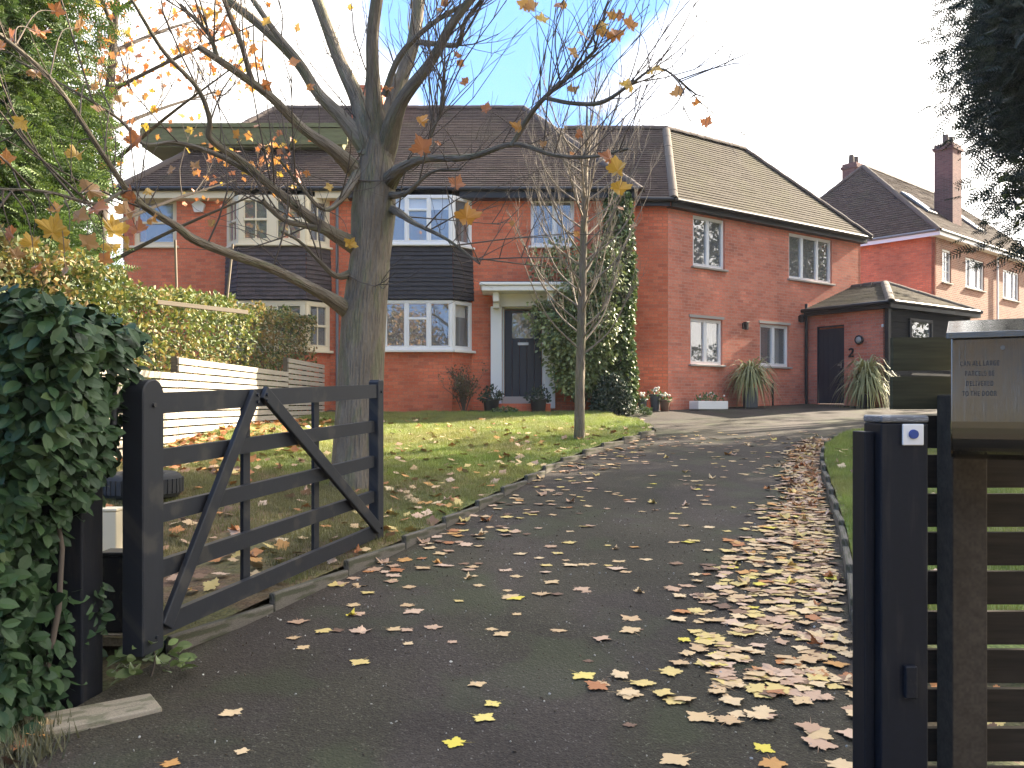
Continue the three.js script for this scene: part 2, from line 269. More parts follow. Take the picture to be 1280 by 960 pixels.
single('side_lawn', rows(4.2, 16.2, 100, lawn2L, () => 14, 24, (x, d) => g(d) + 0.09 + lump(x, d)), M.turf, 'strip of lawn behind the dark slatted fence and mailbox', 'lawn', null, 'structure');
single('flower_bed', rows(18.3, 19.4, 6, () => -4.4, () => 2.3, 20, (x, d) => g(d) + 0.03 + (noise3(x * 5, d * 5, 1) - 0.5) * 0.05), M.earth, 'strip of dark soil along the foot of the brick house', 'flower bed', null, 'structure');
single('verge', rows(2.2, 3.75, 10, () => -6, () => -2.02, 16, (x, d) => 0.03 + lump(x, d)), M.earth, 'earthy verge at the foot of the glossy evergreen hedge', 'verge', null, 'structure');

{ // edging stones along both sides of the drive
  const rnd = mulberry(5);
  function edging(name, label, fx, d0, d1, len, side, mat, h, w) {
    const th = thing(name, label, 'edging', V(fx(d0), g(d0), -d0));
    for (let d = d0; d < d1;) {
      const dx = fx(d + 0.3) - fx(d), L = len * (0.92 + rnd() * 0.16), st = L / Math.hypot(dx, 0.3) * 0.3, e = Math.min(d + st, d1), a = V(fx(d), g(d), -d), b = V(fx(e), g(e), -e), c = a.clone().add(b).multiplyScalar(0.5), dir = b.clone().sub(a), l = dir.length();
      const q = box(l - 0.012, h + 0.06, w, 0, -0.06, 0, 0.01);
      const m = new THREE.Mesh(q, mat); m.name = 'edging_stone'; m.position.copy(c.sub(th.position)); m.position.x += side * w / 2; m.rotation.y = Math.atan2(-dir.z, dir.x) + (rnd() - 0.5) * 0.02; m.rotation.z = 0; m.position.y += (rnd() - 0.5) * 0.016; th.add(m); d = e;
    }
  }
  edging('lawn_edging', 'low weathered concrete edging between front lawn and drive', driveL, 4.45, 15.6, 0.8, -1, M.kerb, 0.075, 0.05);
  edging('side_lawn_edging', 'raised weathered edging along the leaf covered side of drive', driveR, 4.2, 14.6, 0.8, 1, M.kerb, 0.1, 0.05);
}

// ------------------------------------------------------------------ houses
const rndH = mulberry(77);
function frameBars(w, h, fw, dp, z, xs = [], ys = []) {
  const L = [box(w, fw, dp, w / 2, 0, z, 0.008), box(w, fw, dp, w / 2, h - fw, z, 0.008), box(fw, h - 2 * fw, dp, fw / 2, fw, z, 0.008), box(fw, h - 2 * fw, dp, w - fw / 2, fw, z, 0.008)];
  return L.concat(xs, ys);
}
// opt: cols (weights), bars (per column: fractions of height), grid (per pane columns and rows of thin glazing bars)
function makeWindow(th, Fr, x0, y0, w, h, opt = {}) {
  const o = { cols: [1, 1], fw: 0.055, mw: 0.06, mat: M.white, sill: true, rec: 0.05, room: 0.9, ...opt }, G = new THREE.Group(); G.name = 'window';
  G.position.copy(Fr.pt(x0, y0)).sub(th.position); G.rotation.y = Fr.th; th.add(G);
  const zf = -o.rec - 0.035, dp = 0.07, fr = frameBars(w, h, o.fw, dp, zf), tot = o.cols.reduce((a, b) => a + b, 0), iw = w - 2 * o.fw - o.mw * (o.cols.length - 1);
  let x = o.fw; const sash = 0.024, panes = [];
  o.cols.forEach((c, i) => {
    const cw = iw * c / tot; if (i) { fr.push(box(o.mw, h - 2 * o.fw, dp + 0.006, x + o.mw / 2, o.fw, zf)); x += o.mw; }
    const cuts = [0, ...(o.bars?.[i] ?? []), 1], ih = h - 2 * o.fw;
    for (let k = 0; k < cuts.length - 1; k++) {
      const b0 = o.fw + cuts[k] * ih, b1 = o.fw + cuts[k + 1] * ih; if (k) fr.push(box(cw, 0.045, dp + 0.004, x + cw / 2, b0 - 0.0225, zf));
      if (sash) { const s = frameBars(cw - 0.004, b1 - b0 - 0.004, sash, 0.05, 0); s.forEach((q) => q.translate(x + 0.002, b0 + 0.002, zf + 0.014)); fr.push(...s); }
      const gr = o.grid; if (gr) for (let a = 1; a < gr[0]; a++) fr.push(box(0.022, b1 - b0 - 2 * sash, 0.03, x + cw * a / gr[0], b0 + sash, zf));
      if (gr) for (let a = 1; a < gr[1]; a++) fr.push(box(cw - 2 * sash, 0.022, 0.028, x + cw / 2, b0 + (b1 - b0) * a / gr[1] - 0.011, zf));
      panes.push([x + cw / 2, (b0 + b1) / 2, cw - 0.02, b1 - b0 - 0.02]);
    }
    x += cw;
  });
  part('frame', fr, o.mat, G, false);
  for (const [px, py, pw, ph] of panes) { const p = part('pane', new THREE.PlaneGeometry(pw, ph), M.glass, G, false); p.position.set(px, py, zf - 0.004); p.rotation.set((rndH() - 0.5) * 0.012, (rndH() - 0.5) * 0.014, 0); }
  if (o.sill) part('sill', box(w + 0.12, 0.05, 0.16, w / 2, -0.052, -0.02 + 0.02, 0.01), o.sillMat ?? M.stone, G, false);
  if (o.room) {
    const D = o.room, pl = (a, b) => new THREE.PlaneGeometry(a, b);
    part('room_interior', [pl(w + 0.6, h + 0.6).translate(w / 2, h / 2, -0.13 - D), pl(D, h + 0.6).rotateY(Math.PI / 2).translate(-0.3, h / 2, -0.13 - D / 2), pl(D, h + 0.6).rotateY(-Math.PI / 2).translate(w + 0.3, h / 2, -0.13 - D / 2), pl(w + 0.6, D).rotateX(Math.PI / 2).translate(w / 2, h + 0.3, -0.13 - D / 2), pl(w + 0.6, D).rotateX(-Math.PI / 2).translate(w / 2, -0.3, -0.13 - D / 2)], M.room, G, false);
  }
  for (const [a, b, c, d] of o.drapes ?? []) part('curtain', drape(a, b, c, d), M.curtain, G, false);
  if (o.blind) part('blind', box(w - 0.16, h * o.blind, 0.012, w / 2, h * (1 - o.blind) - 0.04, zf - 0.11), M.offWhite, G, false);
  return G;
}
function drape(x0, x1, y0, y1) { const q = new THREE.PlaneGeometry(x1 - x0, y1 - y0, 24, 1), p = q.attributes.position; for (let i = 0; i < p.count; i++) p.setZ(i, Math.sin(p.getX(i) * 70) * 0.025 - 0.34); q.computeVertexNormals(); return q.translate((x0 + x1) / 2, (y0 + y1) / 2, 0); }
const ridgeGeo = (() => { const s = new THREE.Shape(); s.absarc(0, 0, 0.12, 0, Math.PI); s.absarc(0, 0, 0.09, Math.PI, 0, true); const q = new THREE.ExtrudeGeometry(s, { depth: 0.31, bevelEnabled: false, curveSegments: 5 }); return q; })();
function ridgeLine(roof, a, b, mat) {                       // half round tiles laid end to end along a ridge or hip
  const n = Math.round(a.distanceTo(b) / 0.3), up = V(0, 1, 0), z = b.clone().sub(a).normalize(), x = up.clone().cross(z).normalize(), y = z.clone().cross(x), base = roof.parent.position.clone().add(roof.position);
  for (let i = 0; i < n; i++) { const m = new THREE.Mesh(ridgeGeo, mat); m.name = 'ridge_tile'; m.position.copy(a).lerp(b, i / n).sub(base).addScaledVector(y, -0.055 + (i % 2) * 0.006 + rndH() * 0.006); m.quaternion.setFromRotationMatrix(new THREE.Matrix4().makeBasis(x, y, z)); m.rotateZ((rndH() - 0.5) * 0.05); roof.add(m); }
}
function roofPart(th, polys, mat, name = 'roof', gauge = 0.11, lift = 0.015) { return part(name, polys.map((p) => courses(p, gauge, lift, rndH)), mat, th); }
const gutter = (a, b) => tube([a, a.clone().lerp(b, 0.5), b], [0.055, 0.055, 0.055], 8, 2);
const pipe = (a, b, r = 0.035) => tube([a, a.clone().lerp(b, 0.5), b], [r, r, r], 8, 1);
const FAC = frame(0, 19.3, 0), EAVE = 6.31;

// canted bay: window bands above and below a tile-hung apron over a brick dwarf wall
function bay(th, x0, x1, c, pj, styles, apronMat, mat, sillMat, lowTop, withBase) {
  const P = [[x0, 0], [x0 + c, pj], [x1 - c, pj], [x1, 0]], segs = [0, 1, 2].map((i) => { const a = P[i], b = P[i + 1], l = Math.hypot(b[0] - a[0], b[1] - a[1]); return { fr: frame(a[0], 19.3 - a[1], Math.atan2(-(b[1] - a[1]), b[0] - a[0]) * 180 / Math.PI), l }; });
  segs.forEach((s, i) => {
    const up = styles.up[i], lo = styles.lo[i];
    makeWindow(th, s.fr, 0.01, 5.06, s.l - 0.02, 1.1, { mat, sill: false, room: 0, rec: 0, ...up });
    makeWindow(th, s.fr, 0.01, 2.68, s.l - 0.02, lowTop - 2.68, { mat, sill: false, room: 0, rec: 0, ...lo });
    part('apron_tiles', courses([s.fr.pt(-0.02, lowTop + 0.03, 0.03), s.fr.pt(s.l + 0.02, lowTop + 0.03, 0.03), s.fr.pt(s.l, 5.0, 0.0), s.fr.pt(0, 5.0, 0.0)], 0.1, 0.022, rndH), apronMat, th);
    parts('bay_sill', [s.fr.ap(box(s.l + 0.04, 0.05, 0.16, s.l / 2, 5.005, 0.0, 0.008)), s.fr.ap(box(s.l + 0.05, 0.06, 0.2, s.l / 2, 2.615, 0.0, 0.008))], sillMat, th);
    part('dwarf_wall', s.fr.ap(box(s.l - 0.01, 1.72, 0.1, s.l / 2, 0.9, -0.06)), M.brick, th);
  });
  const sh = (y, t) => { const s = new THREE.Shape(P.map(([a, b]) => new THREE.Vector2(a, b - 0.03))); return new THREE.ExtrudeGeometry(s, { depth: t, bevelEnabled: false }).rotateX(-Math.PI / 2).scale(1, 1, -1).translate(0, y, -19.3); };
  parts('bay_floor', [sh(lowTop + 0.02, 0.06), sh(4.94, 0.06), sh(6.17, 0.1)], M.offWhite, th);
  // the room behind
  const w = x1 - x0 - 0.1, cx = (x0 + x1) / 2;
  for (const [y, h] of [[1.2, lowTop - 1.1], [3.9, 2.3]]) part('room_interior', [box(w, h, 0.05, cx, y, -21.6), box(0.05, h, 2.2, cx - w / 2, y, -20.5), box(0.05, h, 2.2, cx + w / 2, y, -20.5), box(w, 0.05, 2.2, cx, y, -20.5), box(w, 0.05, 2.2, cx, y + h, -20.5)], M.room, th);
}
const sashCol = { grid: [2, 1], bars: [[0.5], [0.5]], mw: 0.2, fw: 0.1 };

{ // left-hand half of the pair: cream sashes, tile-hung bay, green boarded flat dormer
  const th = thing('semi_detached_house', 'brick house with cream sash bay and green boarded dormer behind the pale fence', 'house', V(-6.4, 1.2, -19.3));
  parts('wall', [wall(FAC, rectPts(-8.9, 0.8, -3.755, 6.28), [[-8.75, 5.1, -7.75, 6.2], [-6.5, 5.0, -4.3, 6.15], [-6.5, 2.66, -4.3, 3.75]]), box(0.12, 5.4, 7.7, -8.96, 0.8, -23.27), box(5.1, 5.4, 0.12, -6.35, 0.8, -27.2)], M.brick, th);
  makeWindow(th, FAC, -8.75, 5.1, 1.0, 1.1, { mat: M.cream, cols: [1], bars: [[0.5]], fw: 0.08, sillMat: M.cream });
  const cu = { cols: [1], bars: [[0.5]], fw: 0.09, grid: [2, 1] };
  bay(th, -6.6, -4.2, 0.44, 0.5, { up: [cu, { cols: [1, 1], ...sashCol }, cu], lo: [cu, { cols: [1, 1], ...sashCol }, cu] }, M.hung, M.cream, M.cream, 3.78);
  part('fascia', [box(5.2, 0.17, 0.03, -6.35, 6.14, -19.02), box(5.2, 0.02, 0.3, -6.35, 6.135, -19.17)], M.cream, th);
  part('gutter', gutter(V(-9.0, 6.34, -18.96), V(-3.78, 6.34, -18.96)), M.blackPlastic, th);
  part('downpipe', pipe(V(-4.02, 6.2, -19.2), V(-4.02, 1.0, -19.2)), M.lead, th);
  const A = V(-9.05, EAVE, -18.95), B = V(-3.755, EAVE, -18.95), R0 = V(-6.5, 9.6, -23), R1 = V(-3.755, 9.6, -23), Cb = V(-9.05, EAVE, -27.1), Db = V(-3.755, EAVE, -27.1);
  const r = roofPart(th, [[A, B, R1, R0], [Cb, A, R0], [Db, Cb, R0, R1]], M.roof);
  ridgeLine(r, R0, R1, M.ridge); ridgeLine(r, A, R0, M.ridge);
  const dm = part('dormer', [box(5.0, 0.1, 2.4, -6.55, 8.2, -21.55), box(4.9, 0.46, 2.2, -6.6, 7.74, -21.55)], M.greenBoard, th);
  for (let k = 0; k < 3; k++) part('fascia_board', box(5.06, 0.128, 0.03, -6.55, 7.79 + k * 0.133, -20.4 + (k % 2) * 0.004), M.greenBoard, dm);
  const al = part('alarm_box', new THREE.CylinderGeometry(0.16, 0.16, 0.07, 5).rotateX(Math.PI / 2).rotateZ(Math.PI), M.white, th, false); al.position.copy(V(-7.22, 6.0, -19.25)).sub(th.position);
}

{ // right-hand half with the porch, and the splayed wing
  const th = thing('brick_house', 'red brick house with white bay, dark front door and angled wing', 'house', V(1.0, 1.25, -19.3));
  parts('wall', [wall(FAC, rectPts(-3.75, 0.8, 2.85, 6.28), [[0.43, 5.1, 1.44, 6.2], [-3.2, 5.0, -1.0, 6.15], [-3.2, 2.66, -1.0, 3.75], [-0.24, 1.6, 0.76, 3.68]]), box(6.6, 5.4, 0.12, -0.45, 0.8, -27.2), box(0.12, 5.4, 3.5, 2.79, 0.8, -25)], M.brick, th);
  parts('brick_plinth', [box(0.62, 0.55, 0.06, -0.57, 0.85, -19.28), box(1.4, 0.55, 0.06, 1.6, 0.85, -19.28)], M.brick, th);
  makeWindow(th, FAC, 0.43, 5.1, 1.01, 1.1, { cols: [1.25, 1], sillMat: M.offWhite });
  const o1 = { cols: [1], fw: 0.06 };
  bay(th, -3.33, -0.92, 0.42, 0.5, { up: [o1, { cols: [1, 1, 1], bars: [[], [0.72], []], mw: 0.05, blind: 0.24 }, o1], lo: [o1, { cols: [1, 1, 1], bars: [[], [0.64], []], mw: 0.06 }, { cols: [1], fw: 0.06, blind: 0.28 }] }, M.hungDark, M.white, M.offWhite, 3.79);
  part('fascia', [box(6.6, 0.15, 0.03, -0.45, 6.15, -19.02), box(6.6, 0.02, 0.3, -0.45, 6.14, -19.17)], M.blackPlastic, th);
  part('gutter', gutter(V(-3.76, 6.34, -18.96), V(2.9, 6.34, -18.96)), M.blackPlastic, th);
  const B = V(-3.75, EAVE, -18.95), C = V(2.95, EAVE, -18.95), R1 = V(-3.75, 9.6, -23), R2 = V(0.33, 9.6, -23), D = V(2.95, EAVE, -27.1), E = V(-3.75, EAVE, -27.1);
  const r = roofPart(th, [[B, C, R2, R1], [C, D, R2], [D, E, R1, R2]], M.roof);
  ridgeLine(r, R1, R2, M.ridge); ridgeLine(r, C, R2, M.ridge);
  part('chimney', [box(0.78, 2.2, 0.6, -3.85, 7.6, -22.4), box(0.86, 0.08, 0.68, -3.85, 9.8, -22.4)], M.brick, th);
  // porch
  const po = part('porch_canopy', [box(1.95, 0.12, 0.85, 0.3, 3.96, -18.93, 0.02), box(2.05, 0.07, 0.92, 0.3, 4.08, -18.93, 0.02)], M.offWhite, th);
  part('lead_flashing', box(2.0, 0.015, 0.9, 0.3, 4.152, -18.93), M.lead, po);
  part('lintel', box(1.3, 0.28, 0.16, 0.26, 3.68, -19.16), M.offWhite, th);
  for (const x of [-0.36, 0.86]) { const p = part('pilaster', box(0.26, 2.34, 0.12, x, 1.35, -19.18, 0.012), M.white, th); part('bracket', [box(0.14, 0.22, 0.5, x, 3.74, -18.9, 0.02), box(0.14, 0.12, 0.3, x, 3.62, -19.0, 0.02)], M.offWhite, p); }
  parts('porch_reveal', [box(0.04, 2.1, 0.3, -0.2, 1.6, -19.42), box(0.04, 2.1, 0.3, 0.72, 1.6, -19.42), box(0.92, 0.04, 0.3, 0.26, 3.66, -19.42)], M.offWhite, th);
  const dg = new THREE.Group(); dg.name = 'front_door'; dg.position.copy(V(0.26, 1.62, -19.5)).sub(th.position); th.add(dg);
  for (let i = 0; i < 5; i++) part('plank', box(0.168, i > 0 && i < 4 ? 1.32 : 2.02, 0.05, -0.344 + i * 0.172, 0, 0, 0.006), M.navy, dg, false);
  part('top_rail', [box(0.52, 0.06, 0.052, 0, 1.955, 0), box(0.52, 0.04, 0.052, 0, 1.32, 0)], M.navy, dg, false);
  part('pane', new THREE.PlaneGeometry(0.52, 0.6).translate(0, 1.65, 0.004), M.glass, dg, false);
  part('pane_backing', new THREE.PlaneGeometry(0.52, 0.6).translate(0, 1.65, -0.02), M.room, dg, false);
  part('letter_plate', box(0.25, 0.065, 0.012, 0, 1.2, 0.032, 0.005), std({ color: [0.6, 0.6, 0.58], roughness: 0.3, metalness: 0.7 }), dg, false);
  part('step', [box(1.0, 0.16, 0.5, 0.26, 1.46, -19.2, 0.01)], M.stone, th); part('step', [box(1.2, 0.18, 0.8, 0.26, 1.28, -19.0, 0.01)], M.brick, th); part('step', [box(1.5, 0.2, 1.1, 0.26, 1.08, -18.85, 0.01)], M.brick, th);
  // wing
  const WF = frame(3.74, 20, 34.8), RF = frame(0, 20, 0);
  part('return_wall', wall(RF, rectPts(2.7, 0.8, 3.74, 6.3)), M.brick, th);
  const wins = [[0.761, 2.43, 1.917, 3.56, [1, 1]], [3.374, 2.45, 4.571, 3.56, [1, 1]], [0.846, 4.84, 2.007, 6.1, [1, 1]], [4.571, 4.85, 6.51, 6.1, [1, 1.15, 1]]];
  part('wing_wall', wall(WF, rectPts(0, 0.8, 7.9, 6.3), wins.map((w) => w.slice(0, 4))), M.brickWing, th);
  part('wing_plinth', WF.ap(box(5.3, 0.62, 0.05, 2.67, 1.0, 0.02)), M.brickWing, th);
  const WE = frame(WF.pt(7.9, 0).x, -WF.pt(7.9, 0).z, 34.8 + 90);
  part('end_wall', wall(WE, rectPts(0, 0.8, 3.7, 6.3)), M.brickWing, th);
  part('rear_wall', WF.ap(box(7.0, 5.4, 0.12, 4.4, 0.8, -3.7)), M.brickWing, th);
  wins.forEach(([x0, y0, x1, y1, cols], i) => makeWindow(th, WF, x0, y0, x1 - x0, y1 - y0, { cols, drapes: i === 0 ? [[0.9, 1.14, 0.05, 1.1]] : i === 1 ? [[0.95, 1.18, 0.05, 1.05]] : [] }));
  parts('window_head', [WF.ap(box(1.25, 0.07, 0.03, 1.34, 3.575, 0.012)), WF.ap(box(1.3, 0.07, 0.03, 3.97, 3.575, 0.012))], M.stone, th);
  const u = WF.pt(1, 0).sub(WF.pt(0, 0)), v = WF.pt(0, 0, -1).sub(WF.pt(0, 0, 0));
  const c0 = V(3.82, 6.33, -19.75), c1 = c0.clone().addScaledVector(u, 8.12), Ra = V(4.14, 8.88, -22.5), Rb = Ra.clone().addScaledVector(u, 3.15), back = c1.clone().addScaledVector(v, 4.2), bk0 = c0.clone().addScaledVector(v, 4.2);
  const rA = roofPart(th, [[V(1.2, 6.33, -19.75), c0, Ra, V(1.2, 8.88, -22.5)], [V(4.14, 6.33, -25.3), V(1.2, 6.33, -25.3), V(1.2, 8.88, -22.5), Ra]], M.roof, 'link_roof');
  const rB = roofPart(th, [[c0, c1, Rb, Ra], [c1, back, Rb], [back, bk0, Ra, Rb]], M.roofMoss, 'wing_roof');
  ridgeLine(rB, c0, Ra, M.ridgeMoss); ridgeLine(rB, Ra, Rb, M.ridge); ridgeLine(rB, c1, Rb, M.ridge); ridgeLine(rA, V(1.4, 8.88, -22.5), Ra, M.ridge);
  const dn = V(0, 0, 0); dn.y = -0.04;
  parts('wing_gutter', [gutter(c0.clone().add(dn), c1.clone().add(dn)), gutter(V(2.7, 6.3, -19.72), c0.clone().add(dn))], M.blackPlastic, th);
  part('wing_fascia', [WF.ap(box(8.0, 0.16, 0.03, 3.95, 6.15, 0.17)), WF.ap(box(8.0, 0.02, 0.2, 3.95, 6.14, 0.1)), box(1.1, 0.16, 0.03, 3.2, 6.15, -19.82)], M.blackPlastic, th);
  part('downpipe', [pipe(WF.pt(5.25, 4.2, 0.06), WF.pt(5.25, 1.35, 0.06), 0.04)], M.blackPlastic, th);
  part('waste_pipe', [pipe(WF.pt(3.83, 2.0, 0.05), WF.pt(3.83, 1.3, 0.05), 0.028)], M.blackPlastic, th);
  for (const [s, y] of [[2.71, 3.38], [5.02, 3.7]]) part('wall_lantern', [WF.ap(box(0.1, 0.16, 0.03, s, y, 0.02, 0.008)), WF.ap(box(0.09, 0.17, 0.09, s, y - 0.02, 0.1, 0.01)), WF.ap(box(0.12, 0.03, 0.12, s, y + 0.15, 0.1, 0.008))], M.blackPlastic, th);
}

{ // garage store against the wing
  const WF = frame(3.74, 20, 34.8), G = WF.pt(5.37, 0, 2.35), th = thing('garage', 'low brick and black boarded garage with mossy hipped roof beside the wing', 'garage', G.clone().setY(1.3));
  const SW = frame(WF.pt(5.37, 0).x, -WF.pt(5.37, 0).z, 34.8 - 90), FW = frame(G.x, -G.z, 34.8);
  part('brick_wall', wall(SW, rectPts(0, 0.9, 2.35, 4.0), [[0.31, 1.45, 1.14, 3.56]]), M.brickWing, th);
  const dg = new THREE.Group(); dg.name = 'door'; dg.position.copy(SW.pt(0.725, 1.46, -0.07)).sub(th.position); dg.rotation.y = SW.th; th.add(dg);
  for (let i = 0; i < 5; i++) part('plank', box(0.152, 2.02, 0.04, -0.31 + i * 0.155, 0, 0, 0.006), M.navy, dg, false);
  part('door_frame', [box(0.04, 2.08, 0.08, -0.41, 0, 0.02), box(0.04, 2.08, 0.08, 0.41, 0, 0.02), box(0.86, 0.04, 0.08, 0, 2.06, 0.02)], M.navy, dg, false);
  part('handle', [box(0.02, 0.14, 0.015, 0.3, 0.95, 0.03), box(0.1, 0.02, 0.02, 0.27, 1.02, 0.06)], std({ color: [0.55, 0.55, 0.55], metalness: 1, roughness: 0.3 }), dg, false);
  part('board_backing', wall(FW, rectPts(0, 0.9, 4.1, 4.0), [], 0.1), M.blackPlastic, th);
  for (let k = 0; k < 20; k++) { const q = box(4.1, 0.165, 0.022, 2.05, 0, 0.012); q.rotateX(-0.09).translate(0, 1.0 + k * 0.15, 0.012); part('weatherboard', FW.ap(q), M.boardBlack, th); }
  makeWindow(th, FW, 0.9, 3.05, 1.1, 0.62, { mat: M.blackPlastic, sill: false, rec: -0.1, room: 0, cols: [1] });
  part('corner_post', FW.ap(box(0.1, 3.0, 0.1, 0.0, 1.0, 0.02)), M.blackPlastic, th);
  const e = [FW.pt(-0.2, 4.02, 0.22), FW.pt(4.3, 4.02, 0.22), FW.pt(4.3, 4.02, -2.5), FW.pt(-0.2, 4.02, -2.33)], ap = FW.pt(2.05, 4.84, -1.3), bk = FW.pt(2.05, 4.84, -2.33);
  const r = roofPart(th, [[e[0], e[1], ap], [e[3], e[0], ap, bk], [e[1], e[2], bk, ap]], M.roofMoss);
  ridgeLine(r, e[0], ap, M.ridgeMoss); ridgeLine(r, e[1], ap, M.ridgeMoss); ridgeLine(r, ap, bk, M.ridge);
  part('fascia', [FW.ap(box(4.5, 0.16, 0.03, 2.05, 3.87, 0.2)), SW.ap(box(2.5, 0.16, 0.03, 1.28, 3.87, 0.18)), FW.ap(box(4.5, 0.02, 0.3, 2.05, 3.865, 0.06)), SW.ap(box(2.5, 0.02, 0.3, 1.28, 3.865, 0.04))], M.blackPlastic, th);
  parts('gutter', [gutter(SW.pt(0, 4.0, 0.24), SW.pt(2.55, 4.0, 0.24)), gutter(e[0], e[1])], M.blackPlastic, th);
  const font = await new FontLoader().loadAsync('fonts/droid/droid_sans_bold.typeface.json');
  part('house_number', SW.ap(new TextGeometry('2', { font, size: 0.24, depth: 0.02, curveSegments: 6 }).translate(1.26, 2.68, 0.002)), M.blackPlastic, th);
  part('round_lantern', [SW.ap(new THREE.CylinderGeometry(0.11, 0.11, 0.05, 18).rotateX(Math.PI / 2).translate(1.6, 3.12, 0.03)), SW.ap(new THREE.TorusGeometry(0.1, 0.022, 8, 20).translate(1.6, 3.12, 0.06))], M.blackPlastic, th);
  part('lantern_glass', SW.ap(new THREE.SphereGeometry(0.085, 14, 8).scale(1, 1, 0.5).translate(1.6, 3.12, 0.06)), std({ color: [0.35, 0.35, 0.33], roughness: 0.3 }), th);
  part('sensor', SW.ap(box(0.05, 0.08, 0.05, 2.25, 3.4, 0.03, 0.01)), M.white, th);
  globalThis.boxFont = font;
}

{ // the next house along
  const NF = frame(16.2, 32, 41.3), th = thing('neighbour_house', 'brick house with tall chimney and brown hipped roof beyond the garage', 'house', V(16.2, 1.9, -32));
  const SF = frame(NF.pt(0, 0, -8).x, -NF.pt(0, 0, -8).z, 41.3 - 90);
  part('side_wall', wall(SF, rectPts(0, 1, 8, 8.0)), M.brick, th);
  const ws = [[0.7, 6.2, 1.55, 7.5], [3.0, 6.2, 5.0, 7.45], [7.2, 6.1, 9.2, 7.4]];
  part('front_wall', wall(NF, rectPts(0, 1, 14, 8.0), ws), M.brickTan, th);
  part('rear_wall', NF.ap(box(14, 7, 0.12, 7, 1, -8)), M.brick, th);
  ws.forEach((w, i) => makeWindow(th, NF, w[0], w[1], w[2] - w[0], w[3] - w[1], { cols: i ? [1, 1.6, 1] : [1], grid: i ? undefined : [2, 3], drapes: i === 1 ? [[0.1, 0.5, 0.1, 1.2], [1.5, 1.9, 0.1, 1.2]] : [] }));
  const e = [NF.pt(-0.3, 8.05, 0.3), NF.pt(14.3, 8.05, 0.3), NF.pt(14.3, 8.05, -8.3), NF.pt(-0.3, 8.05, -8.3)], a = NF.pt(2.45, 11.9, -4), b = NF.pt(11.5, 11.9, -4);
  const r = roofPart(th, [[e[0], e[1], b, a], [e[3], e[0], a], [e[2], e[3], a, b], [e[1], e[2], b]], M.roof, 'roof', 0.13, 0.02);
  ridgeLine(r, a, b, M.ridge); ridgeLine(r, e[0], a, M.ridge); ridgeLine(r, e[3], a, M.ridge);
  part('fascia', [NF.ap(box(14.6, 0.2, 0.03, 7, 7.85, 0.27)), NF.ap(box(14.6, 0.02, 0.4, 7, 7.86, 0.1)), SF.ap(box(8.6, 0.2, 0.03, 4, 7.85, 0.27))], M.white, th);
  parts('gutter', [gutter(e[0], e[1]), gutter(e[3], e[0])], M.lead, th);
  const stack = (x, y0, y1, z, w, d) => { const c = part('chimney', [NF.ap(box(w, y1 - y0, d, x, y0, z)), NF.ap(box(w + 0.12, 0.12, d + 0.12, x, y1 - 0.25, z))], M.brickBacklit, th); for (const k of [-0.25, 0.25]) part('chimney_pot', NF.ap(new THREE.CylinderGeometry(0.11, 0.14, 0.45, 12).translate(x + k * w, y1 + 0.2, z)), M.ridge, c); };
  stack(4.34, 8.9, 12.5, -1.2, 0.95, 0.75); stack(5.4, 10.2, 12.9, -5.9, 0.9, 0.7);
  for (const x of [2.2, 7.3]) { const s = Math.atan2(3.85, 4.3), q = box(0.9, 0.08, 1.5, 0, 0, 0, 0.02), k = part('skylight', NF.ap(q.rotateX(s).translate(x, 9.75, -1.55)), M.lead, th); part('pane', NF.ap(new THREE.PlaneGeometry(0.74, 1.3).rotateX(-Math.PI / 2).translate(0, 0.085, 0).rotateX(s).translate(x, 9.75, -1.55)), std({ color: [0.3, 0.33, 0.36], roughness: 0.08, metalness: 0.4 }), k); }
  part('downpipe', pipe(NF.pt(6.3, 7.8, 0.08), NF.pt(6.3, 1.9, 0.08), 0.045), M.white, th);
}

